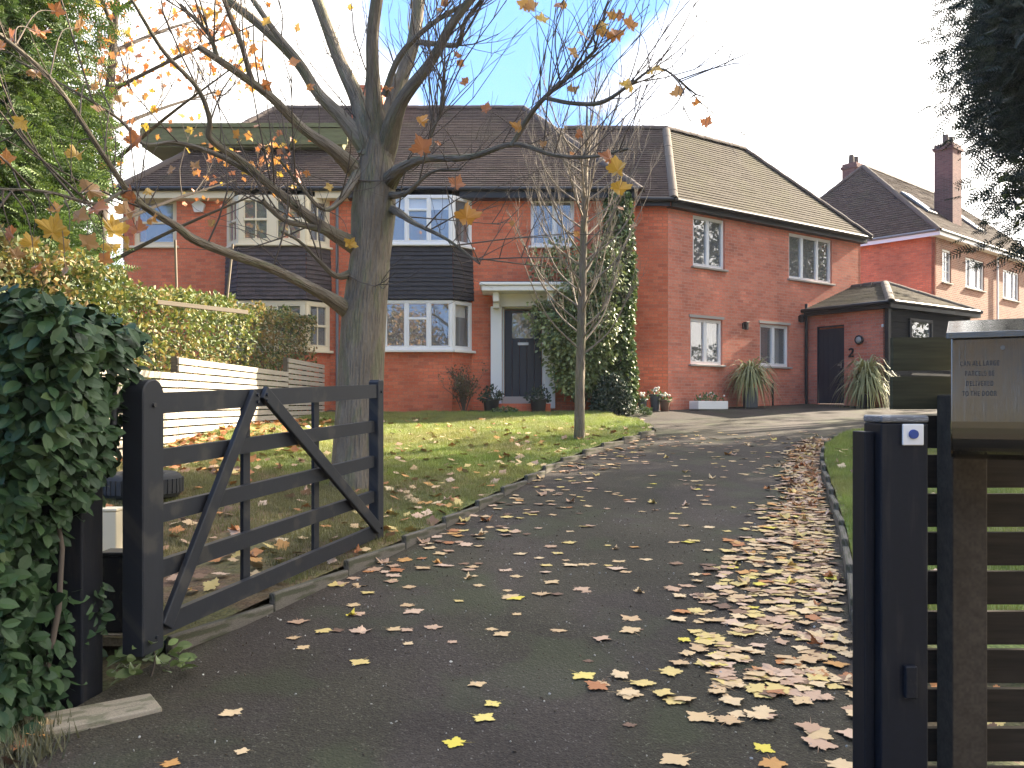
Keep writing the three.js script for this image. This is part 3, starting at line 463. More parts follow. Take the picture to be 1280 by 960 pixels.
// ------------------------------------------------------------------ gate, posts, fences
{ // five bar gate standing open along the edge of the lawn
  const A = V(-1.806, 0, -4.09), B = V(-1.09, 0, -6.7), len = A.distanceTo(B), th = thing('driveway_gate', 'black five bar timber gate standing open beside the lawn', 'gate', V(A.x, g(4.09), A.z));
  th.rotation.y = Math.atan2(-(B.z - A.z), B.x - A.x);
  const y0 = 0.335 - th.position.y, tilt = 0.038, P = (n, q, par = th) => part(n, q, M.gate, par, false); let uo = 0;
  const skew = (q) => { const p = q.attributes.position; for (let i = 0; i < p.count; i++) p.setY(i, p.getY(i) + y0 + p.getX(i) * tilt); const uv = q.attributes.uv, o = uo += 0.37; for (let i = 0; i < p.count; i++) uv.setXY(i, p.getY(i) + p.getZ(i) + o, p.getX(i)); q.computeVertexNormals(); return q; };
  const st = new THREE.Shape(); st.moveTo(-0.07, -0.09); st.lineTo(0.07, -0.09); st.lineTo(0.07, 1.16); st.absarc(0, 1.16, 0.07, 0, Math.PI); st.lineTo(-0.07, -0.09);
  const s2 = new THREE.Shape(); s2.moveTo(-0.045, -0.06); s2.lineTo(0.045, -0.06); s2.lineTo(0.045, 1.185); s2.lineTo(0.03, 1.2); s2.lineTo(-0.03, 1.2); s2.lineTo(-0.045, 1.185);
  const ext = (s, d) => new THREE.ExtrudeGeometry(s, { depth: d, bevelEnabled: true, bevelSize: 0.006, bevelThickness: 0.006, bevelSegments: 1, curveSegments: 8 }).translate(0, 0, -d / 2);
  P('hanging_stile', skew(ext(st, 0.11)));
  P('closing_stile', skew(ext(s2, 0.075).translate(len, 0, 0)));
  for (let k = 0; k < 5; k++) { const h = k === 4 ? 0.105 : k === 0 ? 0.1 : 0.09; P('bar', skew(new THREE.BoxGeometry(len - 0.12, h, 0.04, 10, 1, 1).translate(len / 2, k * 0.279, k === 4 || k === 0 ? 0.012 : -0.008))); }
  for (const t of [0.345, 0.66]) P('upright', skew(box(0.07, 1.1, 0.022, len * t, 0.03, -0.04)));
  const brace = (x0, yA, x1, yB, z) => { const a = V(x0, yA, z), b = V(x1, yB, z), l = a.distanceTo(b), q = box(0.085, l, 0.032, 0, 0, 0, 0.006); q.rotateZ(-Math.atan2(x1 - x0, yB - yA)).translate(x0, yA, z); return skew(q); };
  const b1 = P('brace', brace(0.1, 0.0, len * 0.333, 1.145, 0.05)), b2 = P('brace', brace(len - 0.06, 0.02, len * 0.365, 1.15, 0.05));
  const bolt = (x, y, z, par) => P('bolt', skew(new THREE.CylinderGeometry(0.011, 0.011, 0.012, 10).rotateX(Math.PI / 2).translate(x, y, z)), par);
  for (const dx of [-0.05, 0.05]) for (const dy of [1.095, 1.135]) bolt(len * 0.35 + dx, dy, 0.072, dx < 0 ? b1 : b2);
  bolt(0.0, 1.11, 0.066, th); bolt(0.02, -0.03, 0.066, th); bolt(len, 1.11, 0.05, th); bolt(len, 0.02, 0.05, th);
  const hg = P('hinge', skew(box(0.34, 0.045, 0.012, 0.02, 1.08, -0.066))); P('pin', skew(new THREE.CylinderGeometry(0.016, 0.016, 0.16, 10).translate(-0.12, 1.1, -0.07)), hg);
}
{ // hanging post, mostly in the hedge
  const p = V(-2.08, g(3.95), -3.95), th = thing('gate_post', 'black gate post half buried in the glossy evergreen hedge', 'post', p);
  part('shaft', box(0.2, 1.46, 0.2, p.x, p.y - 0.05, p.z, 0.012), M.post, th); part('cap', box(0.23, 0.03, 0.23, p.x, p.y + 1.41, p.z, 0.01), M.post, th);
  part('hinge_pin', [new THREE.CylinderGeometry(0.016, 0.016, 0.16, 10).translate(p.x + 0.12, p.y + 1.2, p.z - 0.16), box(0.1, 0.04, 0.05, p.x + 0.09, p.y + 1.18, p.z - 0.13)], M.post, th);
  const q = V(-2.17, 0.2, -4.62), b = thing('gate_opener', 'dark blue grey opener box low between gate post and open gate', 'gate opener', q);
  part('housing', box(0.17, 0.42, 0.14, q.x, q.y, q.z, 0.015), M.gate, b); part('lid', box(0.175, 0.02, 0.145, q.x, q.y + 0.421, q.z, 0.006), M.gate, b); part('ground_plate', box(0.22, 0.06, 0.2, q.x, q.y - 0.06, q.z), M.concrete, b);
  const c = V(-2.9, lawnY(-2.9, 6.05), -6.05), m = thing('cream_marker_post', 'short cream painted block standing on the lawn behind gate', 'marker post', c);
  part('block', box(0.13, 0.36, 0.13, c.x, c.y - 0.02, c.z, 0.012), M.cream, m); part('cap', box(0.14, 0.02, 0.14, c.x, c.y + 0.341, c.z, 0.005), M.cream, m);
  const k = single('kerb_stone', box(0.52, 0.09, 0.24, 0, -0.07, 0, 0.008), M.concrete, 'worn concrete kerb stone at the foot of hidden gate post', 'kerb stone'); k.position.set(-1.86, g(3.7) + 0.004, -3.72); k.rotation.y = 0.62;
}
{ // tyre lying flat on the lawn
  const x = -3.45, d = 7.8, th = thing('car_tyre', 'old black car tyre lying flat on lawn behind gate', 'tyre', V(x, lawnY(x, d), -d)), rub = std({ color: [0.028, 0.028, 0.028], roughness: 0.85 });
  const pts = [[0.19, 0.02], [0.2, 0.0], [0.3, -0.01], [0.335, 0.02], [0.352, 0.06], [0.352, 0.15], [0.335, 0.19], [0.3, 0.22], [0.2, 0.21], [0.19, 0.19], [0.21, 0.17], [0.3, 0.17], [0.3, 0.04], [0.21, 0.04], [0.19, 0.02]].map((p) => new THREE.Vector2(...p));
  part('carcass', new THREE.LatheGeometry(pts, 40), rub, th, false);
  for (let i = 0; i < 40; i++) { const b = part('tread_block', box(0.012, 0.13, 0.04, 0.354, 0.04, 0), rub, th, false); b.rotation.y = i / 40 * Math.PI * 2; }
}
{ // pale slatted fence stepping up the garden boundary
  const secs = [[7.6, 11.05, 1.87], [11.05, 16.1, 2.08], [16.1, 18.95, 2.35]], fx = (d) => -4.48 + 0.02 * (d - 8), rnd = mulberry(8);
  for (const [d0, d1, top] of secs) {
    const dm = (d0 + d1) / 2, n = Math.floor((top - g(d0) + 0.05) / 0.103), l = d1 - d0, ry = Math.atan2(1, 0.02) ;
    const th = thing('slat_fence', ['pale horizontal slat fence, lowest stepped panel beside the tyre', 'pale horizontal slat fence, long middle panel under the clipped hedge', 'pale horizontal slat fence, highest panel meeting the brick house'][secs.findIndex((s) => s[0] === d0)], 'fence', V(fx(dm), lawnY(fx(dm), dm), -dm), 'pale slatted fence panels');
    const gs = [0, 1, 2].map(() => { const q = box(l - 0.01, 0.08, 0.022, 0, 0, 0); const uv = q.attributes.uv, o = rnd(); for (let i = 0; i < uv.count; i++) uv.setXY(i, uv.getX(i) + o * 3, uv.getY(i) + o * 7); return q; });
    for (let k = 0; k < n; k++) { const m = part('slat', gs[k % 3], M.slatPale, th, false); m.position.set((rnd() - 0.5) * 0.006, top - 0.095 - k * 0.103 - th.position.y, 0); m.rotation.set((rnd() - 0.5) * 0.03, Math.atan2(l, fx(d1) - fx(d0)), 0, 'YXZ'); }
    for (let q = 0; q <= Math.round(l / 1.8); q++) { const d = lerp(d0 + 0.05, d1 - 0.05, q / Math.round(l / 1.8)); part('post', box(0.08, top - g(d) + 0.1, 0.08, fx(d) - 0.06, g(d) - 0.1, -d), M.timber, th); }
  }
  const pl = single('wooden_rail', box(1.5, 0.06, 0.04, 0, 0, 0, 0.005), M.timber, 'single weathered timber rail lying across the sunlit hedge', 'rail'); pl.position.copy(at(255, 387, 11.6)); pl.rotation.y = 1.0;
  for (const [a, b, lab] of [[at(219, 300, 12.4), at(221, 372, 12.4), 'thin upright cane rising from the hedge top beside window'], [at(291, 305, 13.2), at(284, 372, 13.2), 'thin leaning cane rising from the hedge in front of bay']]) single('garden_cane', pipe(b, a, 0.018), M.twigPale, lab, 'cane');
}
{ // black closing post at the other side of the gateway
  const x = 1.124, d = 2.45, y = 0, th = thing('closing_post', 'tall black gate post with white button plate', 'post', V(x, y, -d));
  part('shaft', box(0.136, 1.415, 0.12, x, y - 0.02, -d, 0.006), M.post, th);
  part('slam_plate', box(0.03, 1.39, 0.09, x - 0.085, y - 0.02, -d - 0.02, 0.004), M.post, th);
  part('cap', box(0.14, 0.022, 0.126, x, y + 1.396, -d, 0.008), std({ map: paintTex([0.12, 0.12, 0.125], [0.35, 0.34, 0.32], 0.9), roughness: 0.4 }), th);  // pale cap: worn paint plus the sky reflection put into its colour
  const pl = part('button_plate', box(0.061, 0.061, 0.008, x + 0.02, 1.332, -d + 0.066, 0.003), std({ color: [0.74, 0.7, 0.64], roughness: 0.4 }), th);
  part('button', new THREE.CylinderGeometry(0.0125, 0.014, 0.008, 20).rotateX(Math.PI / 2).translate(x + 0.02, 1.364, -d + 0.073), std({ color: [0.02, 0.05, 0.22], roughness: 0.3 }), pl);
  part('latch_keeper', box(0.036, 0.095, 0.02, x + 0.012, 0.61, -d + 0.068, 0.006), M.post, th);
}
{ // dark slatted fence and its post behind the mailbox
  const x0 = 1.25, x1 = 3.6, d = 2.75, th = thing('dark_slat_fence', 'dark brown horizontal slat fence behind the steel mailbox', 'fence', V(2.4, 0, -d)), rnd = mulberry(21);
  const gs = [0, 1, 2, 3].map(() => { const q = box(x1 - x0, 0.108, 0.022, 0, 0, 0); const uv = q.attributes.uv, o = rnd(); for (let i = 0; i < uv.count; i++) uv.setXY(i, uv.getX(i) + o * 3, uv.getY(i) + o * 5); return q; });
  for (let k = 0; k < 13; k++) { const m = part('slat', gs[k % 4], k < 2 ? M.slatGreenLit : M.slatDark, th, false); m.position.set((x0 + x1) / 2 - 2.4 + (rnd() - 0.5) * 0.008, 1.562 - k * 0.1285, -0.0 + (rnd() - 0.5) * 0.004); m.rotation.z = (rnd() - 0.5) * 0.004; }
  for (const x of [1.44, 3.3]) part('post', box(0.112, 1.53, 0.1, x, -0.05, -d + 0.075, 0.006), M.postBrown, th);
}
{ // stainless steel mailbox on the fence post
  const w = 0.42, y0 = 1.29, dp = 0.25, base = V(1.51, y0, -2.41), th = thing('steel_mailbox', 'brushed steel mailbox with sloping lid and printed notice', 'mailbox', base);
  th.rotation.y = -0.5;
  const s = new THREE.Shape(); s.moveTo(-dp, 0.03); s.lineTo(-dp, 0.4); s.lineTo(0, 0.35); s.lineTo(0, 0.11); s.quadraticCurveTo(0, 0, -0.12, 0); s.lineTo(-dp + 0.03, 0);
  const body = new THREE.ExtrudeGeometry(s, { depth: w, bevelEnabled: true, bevelSize: 0.004, bevelThickness: 0.004, bevelSegments: 2, curveSegments: 12 }).rotateY(-Math.PI / 2).translate(w / 2, 0, dp / 2);
  part('body', body, M.steel, th, false);
  const lid = part('lid', box(w + 0.03, 0.008, dp + 0.05, 0, 0, 0, 0.003).rotateX(Math.atan2(0.05, dp)).translate(0, 0.384, 0.012), M.steel, th, false);
  part('lid_lip', box(w + 0.03, 0.018, 0.006, 0, 0.345, dp / 2 + 0.032, 0.002), M.steel, lid, false);
  part('screw', new THREE.CylinderGeometry(0.006, 0.006, 0.008, 12).rotateX(Math.PI / 2).translate(-0.085, 0.318, dp / 2 + 0.003), M.steel, th, false);
  part('seam', box(w - 0.01, 0.004, 0.004, 0, 0.112, dp / 2 + 0.001), M.lead, th, false);
  const lines = ['CAN ALL LARGE', 'PARCELS BE', 'DELIVERED', 'TO THE DOOR'], L = [];
  lines.forEach((t, i) => { const q = new TextGeometry(t, { font: boxFont, size: 0.0145, depth: 0.0008, curveSegments: 3 }).scale(0.66, 1, 1); q.computeBoundingBox(); L.push(q.translate(-(q.boundingBox.max.x) / 2 - 0.142, 0.268 - i * 0.0285, dp / 2 + 0.0035)); });
  part('lettering', L, std({ color: [0.03, 0.03, 0.03], roughness: 0.6 }), th, false);
}

// ------------------------------------------------------------------ pots and planters by the house
const potM = { lead: std({ color: [0.1, 0.105, 0.11], roughness: 0.7 }), terra: std({ color: [0.2, 0.11, 0.07], roughness: 0.9 }), dark: std({ color: [0.03, 0.03, 0.032], roughness: 0.6 }), green: leafM([0.07, 0.13, 0.035], {}), strap: leafM([0.36, 0.36, 0.16], {}), petal: std({ color: [0.65, 0.5, 0.5], roughness: 0.8 }), petalW: std({ color: [0.7, 0.66, 0.56], roughness: 0.8 }) };
function leafTris(n, R, H, size, rnd, flat = 0.5) {         // loose dome of small leaves
  const P = [], U = [];
  for (let i = 0; i < n; i++) {
    const a = rnd() * 6.283, r = Math.sqrt(rnd()) * R, y = rnd() * H * Math.sqrt(Math.max(0.1, 1 - (r / R) ** 2)), c = V(Math.cos(a) * r, y, Math.sin(a) * r), s = size * (0.6 + rnd() * 0.8);
    const u = V(rnd() - 0.5, rnd() - 0.3, rnd() - 0.5).normalize(), w = V(rnd() - 0.5, (rnd() - 0.5) * flat, rnd() - 0.5).cross(u).normalize(), q = [c.clone(), c.clone().addScaledVector(u, s * 0.5).addScaledVector(w, s * 0.28), c.clone().addScaledVector(u, s), c.clone().addScaledVector(u, s * 0.5).addScaledVector(w, -s * 0.28)];
    for (const k of [0, 1, 2, 0, 2, 3]) { P.push(q[k].x, q[k].y, q[k].z); U.push(0, 0); }
  }
  return tris(P, U);
}
function straps(n, H, R, w, rnd) {                          // arching strap leaves
  const P = [], U = [];
  for (let i = 0; i < n; i++) {
    const a = rnd() * 6.283, out = R * (0.35 + rnd() * 0.75), up = H * (0.4 + rnd() * 0.75), K = 6, dx = Math.cos(a), dz = Math.sin(a), ws = w * (0.7 + rnd() * 0.6), dr = 1.5 + rnd() * 1.5; let pr = null;
    for (let k = 0; k <= K; k++) { const t = k / K, r = out * Math.pow(t, 1.2), y = up * (2.3 * t - dr * t * t), hw = ws * (1 - t * t) * 0.5 + 0.002, A = [dx * r - dz * hw, y, dz * r + dx * hw], B = [dx * r + dz * hw, y, dz * r - dx * hw]; if (pr) { P.push(...pr[0], ...pr[1], ...A, ...A, ...pr[1], ...B); for (let m = 0; m < 6; m++) U.push(0, 0); } pr = [A, B]; }
  }
  return tris(P, U);
}
{
  const rnd = mulberry(31), WF = frame(3.74, 20, 34.8), pot = (r0, r1, h) => new THREE.LatheGeometry([[0.001, 0.01], [r0, 0.0], [r1, h], [r1 + 0.02, h], [r1 + 0.02, h + 0.03], [r1 - 0.02, h + 0.03], [r1 - 0.03, h - 0.04], [0.001, h - 0.04]].map((p) => new THREE.Vector2(...p)), 20);
  const mk = (name, lab, cat, x, d) => thing(name, lab, cat, V(x, g(d) + 0.004, -d));
  const p1 = WF.pt(2.38, 0, 0.5), a = mk('strappy_plant_pot', 'cream striped strappy plant in square grey planter beneath the wing window', 'potted plant', p1.x, -p1.z);
  part('planter', [box(0.3, 0.5, 0.3, 0, 0, 0, 0.012)], potM.lead, a, false); const f1 = part('foliage', straps(300, 0.85, 0.78, 0.055, rnd), potM.strap, a, false); f1.position.y = 0.5; f1.userData.kind = 'stuff';
  const p2 = V(8.94, 0, -21.1), b = mk('strappy_plant_pot', 'arching strappy plant in low pot beside the dark garage door', 'potted plant', p2.x, -p2.z);
  part('planter', pot(0.18, 0.22, 0.3), potM.dark, b, false); const f2 = part('foliage', straps(360, 1.1, 0.85, 0.055, rnd), potM.strap, b, false); f2.position.y = 0.32; f2.userData.kind = 'stuff';
  const p3 = WF.pt(0.95, 0, 0.42), c = mk('white_trough', 'long white trough of small plants at the wing wall', 'planter', p3.x, -p3.z); c.rotation.y = WF.th;
  part('trough', [box(1.05, 0.2, 0.3, 0, 0, 0, 0.015)], M.white, c, false); const f3 = part('foliage', leafTris(220, 0.5, 0.22, 0.07, rnd), potM.green, c, false); f3.position.y = 0.19; f3.scale.z = 0.35; f3.userData.kind = 'stuff';
  for (let i = 0; i < 7; i++) { const m = part('bloom', new THREE.IcosahedronGeometry(0.025, 1), i % 2 ? potM.petal : potM.petalW, c, false); m.position.set(-0.45 + rnd() * 0.9, 0.3 + rnd() * 0.1, (rnd() - 0.5) * 0.2); }
  [[803, 19.35, 0.11, 0.26, 'small grey pot of pale flowers nearest the ivy column'], [819, 19.6, 0.13, 0.36, 'taller grey pot standing between two flower pots'], [831, 19.45, 0.12, 0.24, 'brownish pot of pale flowers at the wing corner']].forEach(([px, d, r, h, lab], i) => {
    const t = mk('flower_pot', lab.replace('nearest', 'next to'), 'flower pot', (px - 640) / F * d, d); part('pot', pot(r * 0.75, r, h), i === 2 ? potM.terra : potM.lead, t, false);
    const f = part('foliage', leafTris(90, r * 1.5, 0.18, 0.06, rnd), potM.green, t, false); f.position.y = h - 0.03; f.userData.kind = 'stuff';
    for (let k = 0; k < 8; k++) { const m = part('bloom', new THREE.IcosahedronGeometry(0.03, 1), potM.petalW, t, false), q = rnd() * 6.28; m.position.set(Math.cos(q) * r * rnd(), h + 0.1 + rnd() * 0.08, Math.sin(q) * r * rnd()); }
  });
  for (const [px, lab] of [[614, 'dark potted evergreen on the step by reddish shrub'], [673, 'dark potted evergreen on the step beside the climbing shrub']]) {
    const d = 18.45, x = (px - 640) / F * d, t = thing('evergreen_pot', lab, 'potted plant', V(x, g(d) + 0.03, -d)); part('pot', pot(0.14, 0.18, 0.3), potM.dark, t, false);
    const f = part('foliage', leafTris(260, 0.28, 0.36, 0.075, rnd), leafM([0.03, 0.05, 0.02]), t, false); f.position.y = 0.28; f.userData.kind = 'stuff';
  }
}

// ------------------------------------------------------------------ leaf shapes
const mapleGeo = (bend, curl, seed) => {                    // five-lobed leaf, 1 unit across, lying in x-z, stalk towards +z
  const rnd = mulberry(seed), tips = [[-100, 0.16], [-50, 0.56], [-10, 0.44], [20, 0.9], [56, 0.6], [90, 1], [124, 0.6], [160, 0.9], [190, 0.44], [230, 0.56]], O = [];
  for (const [a, r] of tips) { if ([-50, 20, 90, 160, 230].includes(a)) { O.push([a - 20, r * 0.8], [a - 11, r * 0.78], [a - 7, r * 0.9], [a, r], [a + 7, r * 0.9], [a + 11, r * 0.78], [a + 20, r * 0.8]); } else O.push([a, r]); }
  const pt = ([a, r]) => { const k = r * 0.55 * (0.92 + rnd() * 0.16), t = a * Math.PI / 180, x = Math.cos(t) * k, z = -Math.sin(t) * k; return [x, bend * (x * x + z * z) + curl * Math.sin(a * 0.05 + seed) * k * 0.35, z]; };
  const Q = O.map(pt), P = [], U = [], c = [0, 0.01, 0.02], put = (p) => { P.push(...p); U.push(p[0] + 0.5, p[2] + 0.5); };
  for (let i = 0; i < Q.length; i++) { put(c); put(Q[i]); put(Q[(i + 1) % Q.length]); }
  const e = [0.05, 0.03 + bend * 0.1, 0.62]; put([-0.012, 0.005, 0]); put(e); put([0.012, 0.005, 0]);
  return tris(P, U);
};
const crumpled = [mapleGeo(0.95, 0.9, 6), mapleGeo(-0.7, 1.1, 7), mapleGeo(0.7, 1.3, 8), mapleGeo(-1.1, 0.6, 9)];
const flatSet = [mapleGeo(0.02, 0.05, 11), mapleGeo(0.04, 0.08, 12), mapleGeo(-0.03, 0.07, 13), mapleGeo(0.06, 0.1, 14)];
const mapleSet = [mapleGeo(0.12, 0.1, 1), mapleGeo(0.3, 0.35, 2), mapleGeo(-0.18, 0.3, 3), mapleGeo(0.5, 0.5, 4), mapleGeo(0.05, 0.18, 5)];
const ovalGeo = (fold, droop, wd = 0.26) => {               // oval leaf along +x, 1 unit long
  const S = [[0, 0.01], [0.2, wd * 0.75], [0.5, wd], [0.78, wd * 0.72], [1, 0.008]], P = [], U = [], row = S.map(([x, w]) => [[x, fold * w - droop * x * x, -w], [x, -droop * x * x, 0], [x, fold * w - droop * x * x, w]]);
  for (let i = 0; i < 4; i++) for (let k = 0; k < 2; k++) { const a = row[i][k], b = row[i + 1][k], c = row[i + 1][k + 1], d = row[i][k + 1]; P.push(...a, ...d, ...b, ...b, ...d, ...c); for (const p of [a, d, b, b, d, c]) U.push(p[0], p[2] + 0.5); }
  return tris(P, U);
};
const smallLeaf = tris([0, 0, 0, 0.5, 0.08, 0.3, 1, 0, 0, 0, 0, 0, 1, 0, 0, 0.5, 0.08, -0.3], Array(12).fill(0));
const sprayGeo = (() => { const P = [], U = []; for (let i = 0; i < 11; i++) { const t = i / 11, s = i % 2 ? 1 : -1, l = 0.42 * (1 - t * 0.75); const a = [t, 0, 0], b = [t + l * 0.75, -0.06 * t - 0.03, s * l], c = [t + 0.1, 0.03, s * 0.03], d = [t + l * 0.4, 0.02, s * l * 0.75]; P.push(...a, ...b, ...c, ...a, ...d, ...b); for (let k = 0; k < 6; k++) U.push(0, 0); } P.push(0, 0, -0.03, 1.15, -0.05, 0, 0, 0, 0.03); U.push(0, 0, 0, 0, 0, 0); return tris(P, U); })();
const Q4 = new THREE.Quaternion(), M4 = new THREE.Matrix4(), E4 = new THREE.Euler(), C4 = new THREE.Color();
function scatter(name, geo, mat, n, fn, parent) {           // fn(i) -> [position, quaternion, scale, colour] or null
  const items = []; for (let i = 0; i < n; i++) { const r = fn(i); if (r) items.push(r); }
  const m = new THREE.InstancedMesh(geo, mat, items.length); m.name = parent === scene ? numbered(name) : name;
  const off = V(0, 0, 0); let p = parent; while (p && p !== scene) { off.add(p.position); p = p.parent; }
  items.forEach(([c, q, s, col], i) => { m.setMatrixAt(i, M4.compose(c.clone().sub(off), q, s.isVector3 ? s : V(s, s, s))); if (col) m.setColorAt(i, C4.setRGB(...col)); });
  parent.add(m); m.userData.kind = 'stuff'; return m;
}
const anyTurn = (rnd) => new THREE.Quaternion().setFromEuler(new THREE.Euler(rnd() * 6.283, rnd() * 6.283, rnd() * 6.283));
function outward(dir, rnd, wob = 0.6) {                     // leaf axis +x along dir with some disorder, roll at random
  const d = dir.clone().add(V(rnd() - 0.5, rnd() - 0.5, rnd() - 0.5).multiplyScalar(wob * 2)).normalize();
  return new THREE.Quaternion().setFromUnitVectors(V(1, 0, 0), d).multiply(new THREE.Quaternion().setFromAxisAngle(V(1, 0, 0), (rnd() - 0.5) * 2.4));
}
const pick = (a, rnd) => a[Math.floor(rnd() * a.length)];
function twigsFrom(list, n, rnd, len, rad, rise, depth, out, ends) {
  for (let i = 0; i < n; i++) {
    const L = pick(list, rnd), t = 0.25 + rnd() * 0.75, p = L.c.getPoint(t), tg = L.c.getTangent(t), a = V(rnd() - 0.5, rnd() - 0.35, rnd() - 0.5).normalize().multiplyScalar(0.9).add(tg).add(V(0, rise, 0)).normalize(), l = len * (0.5 + rnd() * 0.8);
    const q1 = p.clone().addScaledVector(a, l * 0.5).add(V(rnd() - 0.5, rnd() - 0.5, rnd() - 0.5).multiplyScalar(l * 0.16)), q2 = p.clone().addScaledVector(a, l).add(V(rnd() - 0.5, rnd() * 0.6 - 0.1, rnd() - 0.5).multiplyScalar(l * 0.3));
    out.push(tube([p, q1, q2], [rad, rad * 0.75, rad * 0.35], 4, 2)); const C = new THREE.CatmullRomCurve3([p, q1, q2]); if (ends) ends.push(q2);
    if (depth) twigsFrom([{ c: C }], 2 + Math.floor(rnd() * 2), rnd, len * 0.5, rad * 0.6, rise, depth - 1, out, ends);
  }
}

{ // the big bare maple on the lawn: limbs measured in the photograph at their own distances
  const rnd = mulberry(404), D = 9.3, base = V((445 - 640) / F * D, lawnY(-1.74, D) - 0.05, -D);
  const th = thing('maple_tree', 'large bare maple with last orange leaves on the front lawn', 'tree', base);
  const limb = (P) => ({ pts: P.map(([x, y, d]) => at(x, y, d)), r: P.map(([, , d, r]) => r * d / F) });
  const T = limb([[445, 640, D, 42], [446, 600, D, 33], [450, 500, D, 29], [455, 400, D, 28], [463, 320, D, 25], [467, 265, D, 28], [470, 215, D, 24], [471, 160, D, 12]]);
  part('trunk', tube(T.pts, T.r, 20, 6), M.bark, th);
  const Ls = [
    [[440, 392, 9.2, 13], [400, 366, 8.8, 10], [345, 338, 8.3, 9], [290, 318, 7.7, 9], [240, 298, 7.2, 9], [222, 284, 7, 8], [170, 250, 6.5, 6], [130, 195, 6.1, 5], [62, 97, 5.7, 4.5], [-30, 20, 5.4, 4]],
    [[170, 250, 6.5, 5], [155, 240, 6.3, 4], [120, 255, 6, 3.5], [60, 240, 5.7, 3], [-10, 236, 5.4, 2.5]],
    [[450, 312, 9.2, 13], [405, 285, 8.9, 10], [345, 238, 8.5, 8.5], [300, 200, 8.2, 7], [262, 172, 7.9, 6], [262, 150, 7.8, 5], [248, 112, 7.6, 4.5], [205, 65, 7.3, 4], [162, -5, 7, 3]],
    [[330, 226, 8.4, 6], [270, 193, 8.2, 5], [218, 178, 8, 4], [180, 180, 7.8, 3.5], [150, 150, 7.6, 3], [100, 118, 7.4, 2.5], [20, 75, 7.2, 2]],
    [[410, 290, 8.9, 7], [382, 282, 8.7, 6], [355, 275, 8.5, 5], [328, 251, 8.3, 5.5]],
    [[450, 220, 9.2, 14], [420, 190, 9, 11], [380, 162, 8.8, 9.5], [337, 120, 8.5, 8.5], [300, 93, 8.3, 7.5], [272, 74, 8.1, 7], [247, 58, 8, 6]],
    [[315, 104, 8.4, 6], [303, 60, 8.2, 5], [280, 0, 8, 4.5]],
    [[272, 74, 8.1, 5], [262, 45, 8, 4], [225, 5, 7.9, 3]],
    [[462, 190, 9.3, 15], [430, 150, 9.4, 12], [397, 116, 9.5, 11], [372, 78, 9.6, 10.5], [328, 34, 9.7, 9], [275, -8, 9.8, 8]],
    [[390, 108, 9.5, 8], [376, 80, 9.5, 7], [344, 40, 9.5, 6], [312, -6, 9.5, 5]],
    [[463, 180, 9.4, 18], [447, 125, 9.5, 14], [423, 73, 9.7, 12.5], [406, 26, 9.8, 11.5], [392, -12, 9.9, 11]],
    [[474, 185, 9.3, 20], [468, 130, 9.2, 15], [466, 86, 9.1, 13], [466, 43, 9, 12.5], [473, -12, 8.9, 12]],
    [[478, 190, 9.3, 19], [490, 135, 9.5, 15], [504, 92, 9.6, 13.5], [517, 52, 9.7, 13], [525, -12, 9.8, 12]],
    [[481, 190, 9.2, 16], [500, 130, 9, 12], [539, 77, 8.8, 10], [565, 30, 8.6, 9], [598, -12, 8.5, 8]],
    [[480, 120, 9.1, 7], [500, 70, 9, 6], [540, 30, 8.8, 5], [590, 0, 8.7, 4]],
    [[484, 230, 9.1, 14], [500, 212, 8.9, 10], [525, 200, 8.7, 8], [590, 196, 8.2, 6], [642, 180, 7.9, 5], [694, 194, 7.6, 4], [740, 196, 7.4, 3.2], [786, 186, 7.2, 2.5]],
    [[640, 182, 7.9, 5.5], [660, 148, 7.8, 5], [681, 122, 7.6, 4.6], [715, 92, 7.4, 4], [745, 62, 7.2, 3]],
    [[680, 122, 7.6, 4], [715, 129, 7.4, 4], [752, 128, 7.2, 4.5], [785, 108, 7, 3], [822, 85, 6.9, 2.2], [870, 118, 6.8, 1.6]],
    [[530, 202, 8.7, 5], [538, 170, 8.6, 3.5], [552, 135, 8.5, 3], [556, 90, 8.4, 2.2]],
    [[445, 340, 9.2, 7], [420, 345, 9, 5], [398, 325, 8.8, 4], [372, 300, 8.6, 3], [352, 290, 8.4, 2.5]],
    [[485, 260, 9, 7], [520, 280, 8.6, 4], [560, 300, 8.2, 3], [600, 330, 7.9, 2]],
    [[520, 52, 9.7, 6], [548, 55, 9.3, 5], [574, 54, 9, 5], [580, 30, 8.8, 4.5], [602, 0, 8.6, 4]],
    [[484, 245, 9, 6], [510, 240, 8.7, 4], [540, 215, 8.5, 3], [575, 212, 8.3, 2.4]],
    [[455, 205, 9.2, 9], [430, 245, 8.9, 6], [405, 262, 8.6, 4], [375, 232, 8.4, 3], [350, 200, 8.2, 2.4]],
  ].map((P) => { const [x, y] = P[0], ax = lerp(471, 455, clamp((y - 170) / 230)); const joint = Math.abs(x - ax) < 40 && y > 160, L = limb(joint ? [[ax, y + 14, 9.34, P[0][3] * 1.1], [lerp(x, ax, 0.15), y + 2, 9.32, P[0][3]], ...P.slice(1)] : P); L.joint = joint; return L; });
  const curves = Ls.map((L) => { part('branch', tube(L.pts, L.r.map((r, i) => r * (i > 2 || !L.joint ? 0.64 : [1.15, 0.98, 0.75][i])), 9, 5), M.bark, th); return { c: new THREE.CatmullRomCurve3(L.pts, false, 'centripetal') }; });
  const tw = [], ends = []; twigsFrom(curves, 90, rnd, 1.1, 0.009, 0.3, 1, tw, ends); twigsFrom(curves, 120, mulberry(405), 0.8, 0.005, 0.35, 1, tw);
  twigsFrom(curves.slice(15, 19), 55, rnd, 0.9, 0.006, 0.6, 1, tw); part('twigs', tw, M.twig, th).userData.kind = 'stuff';
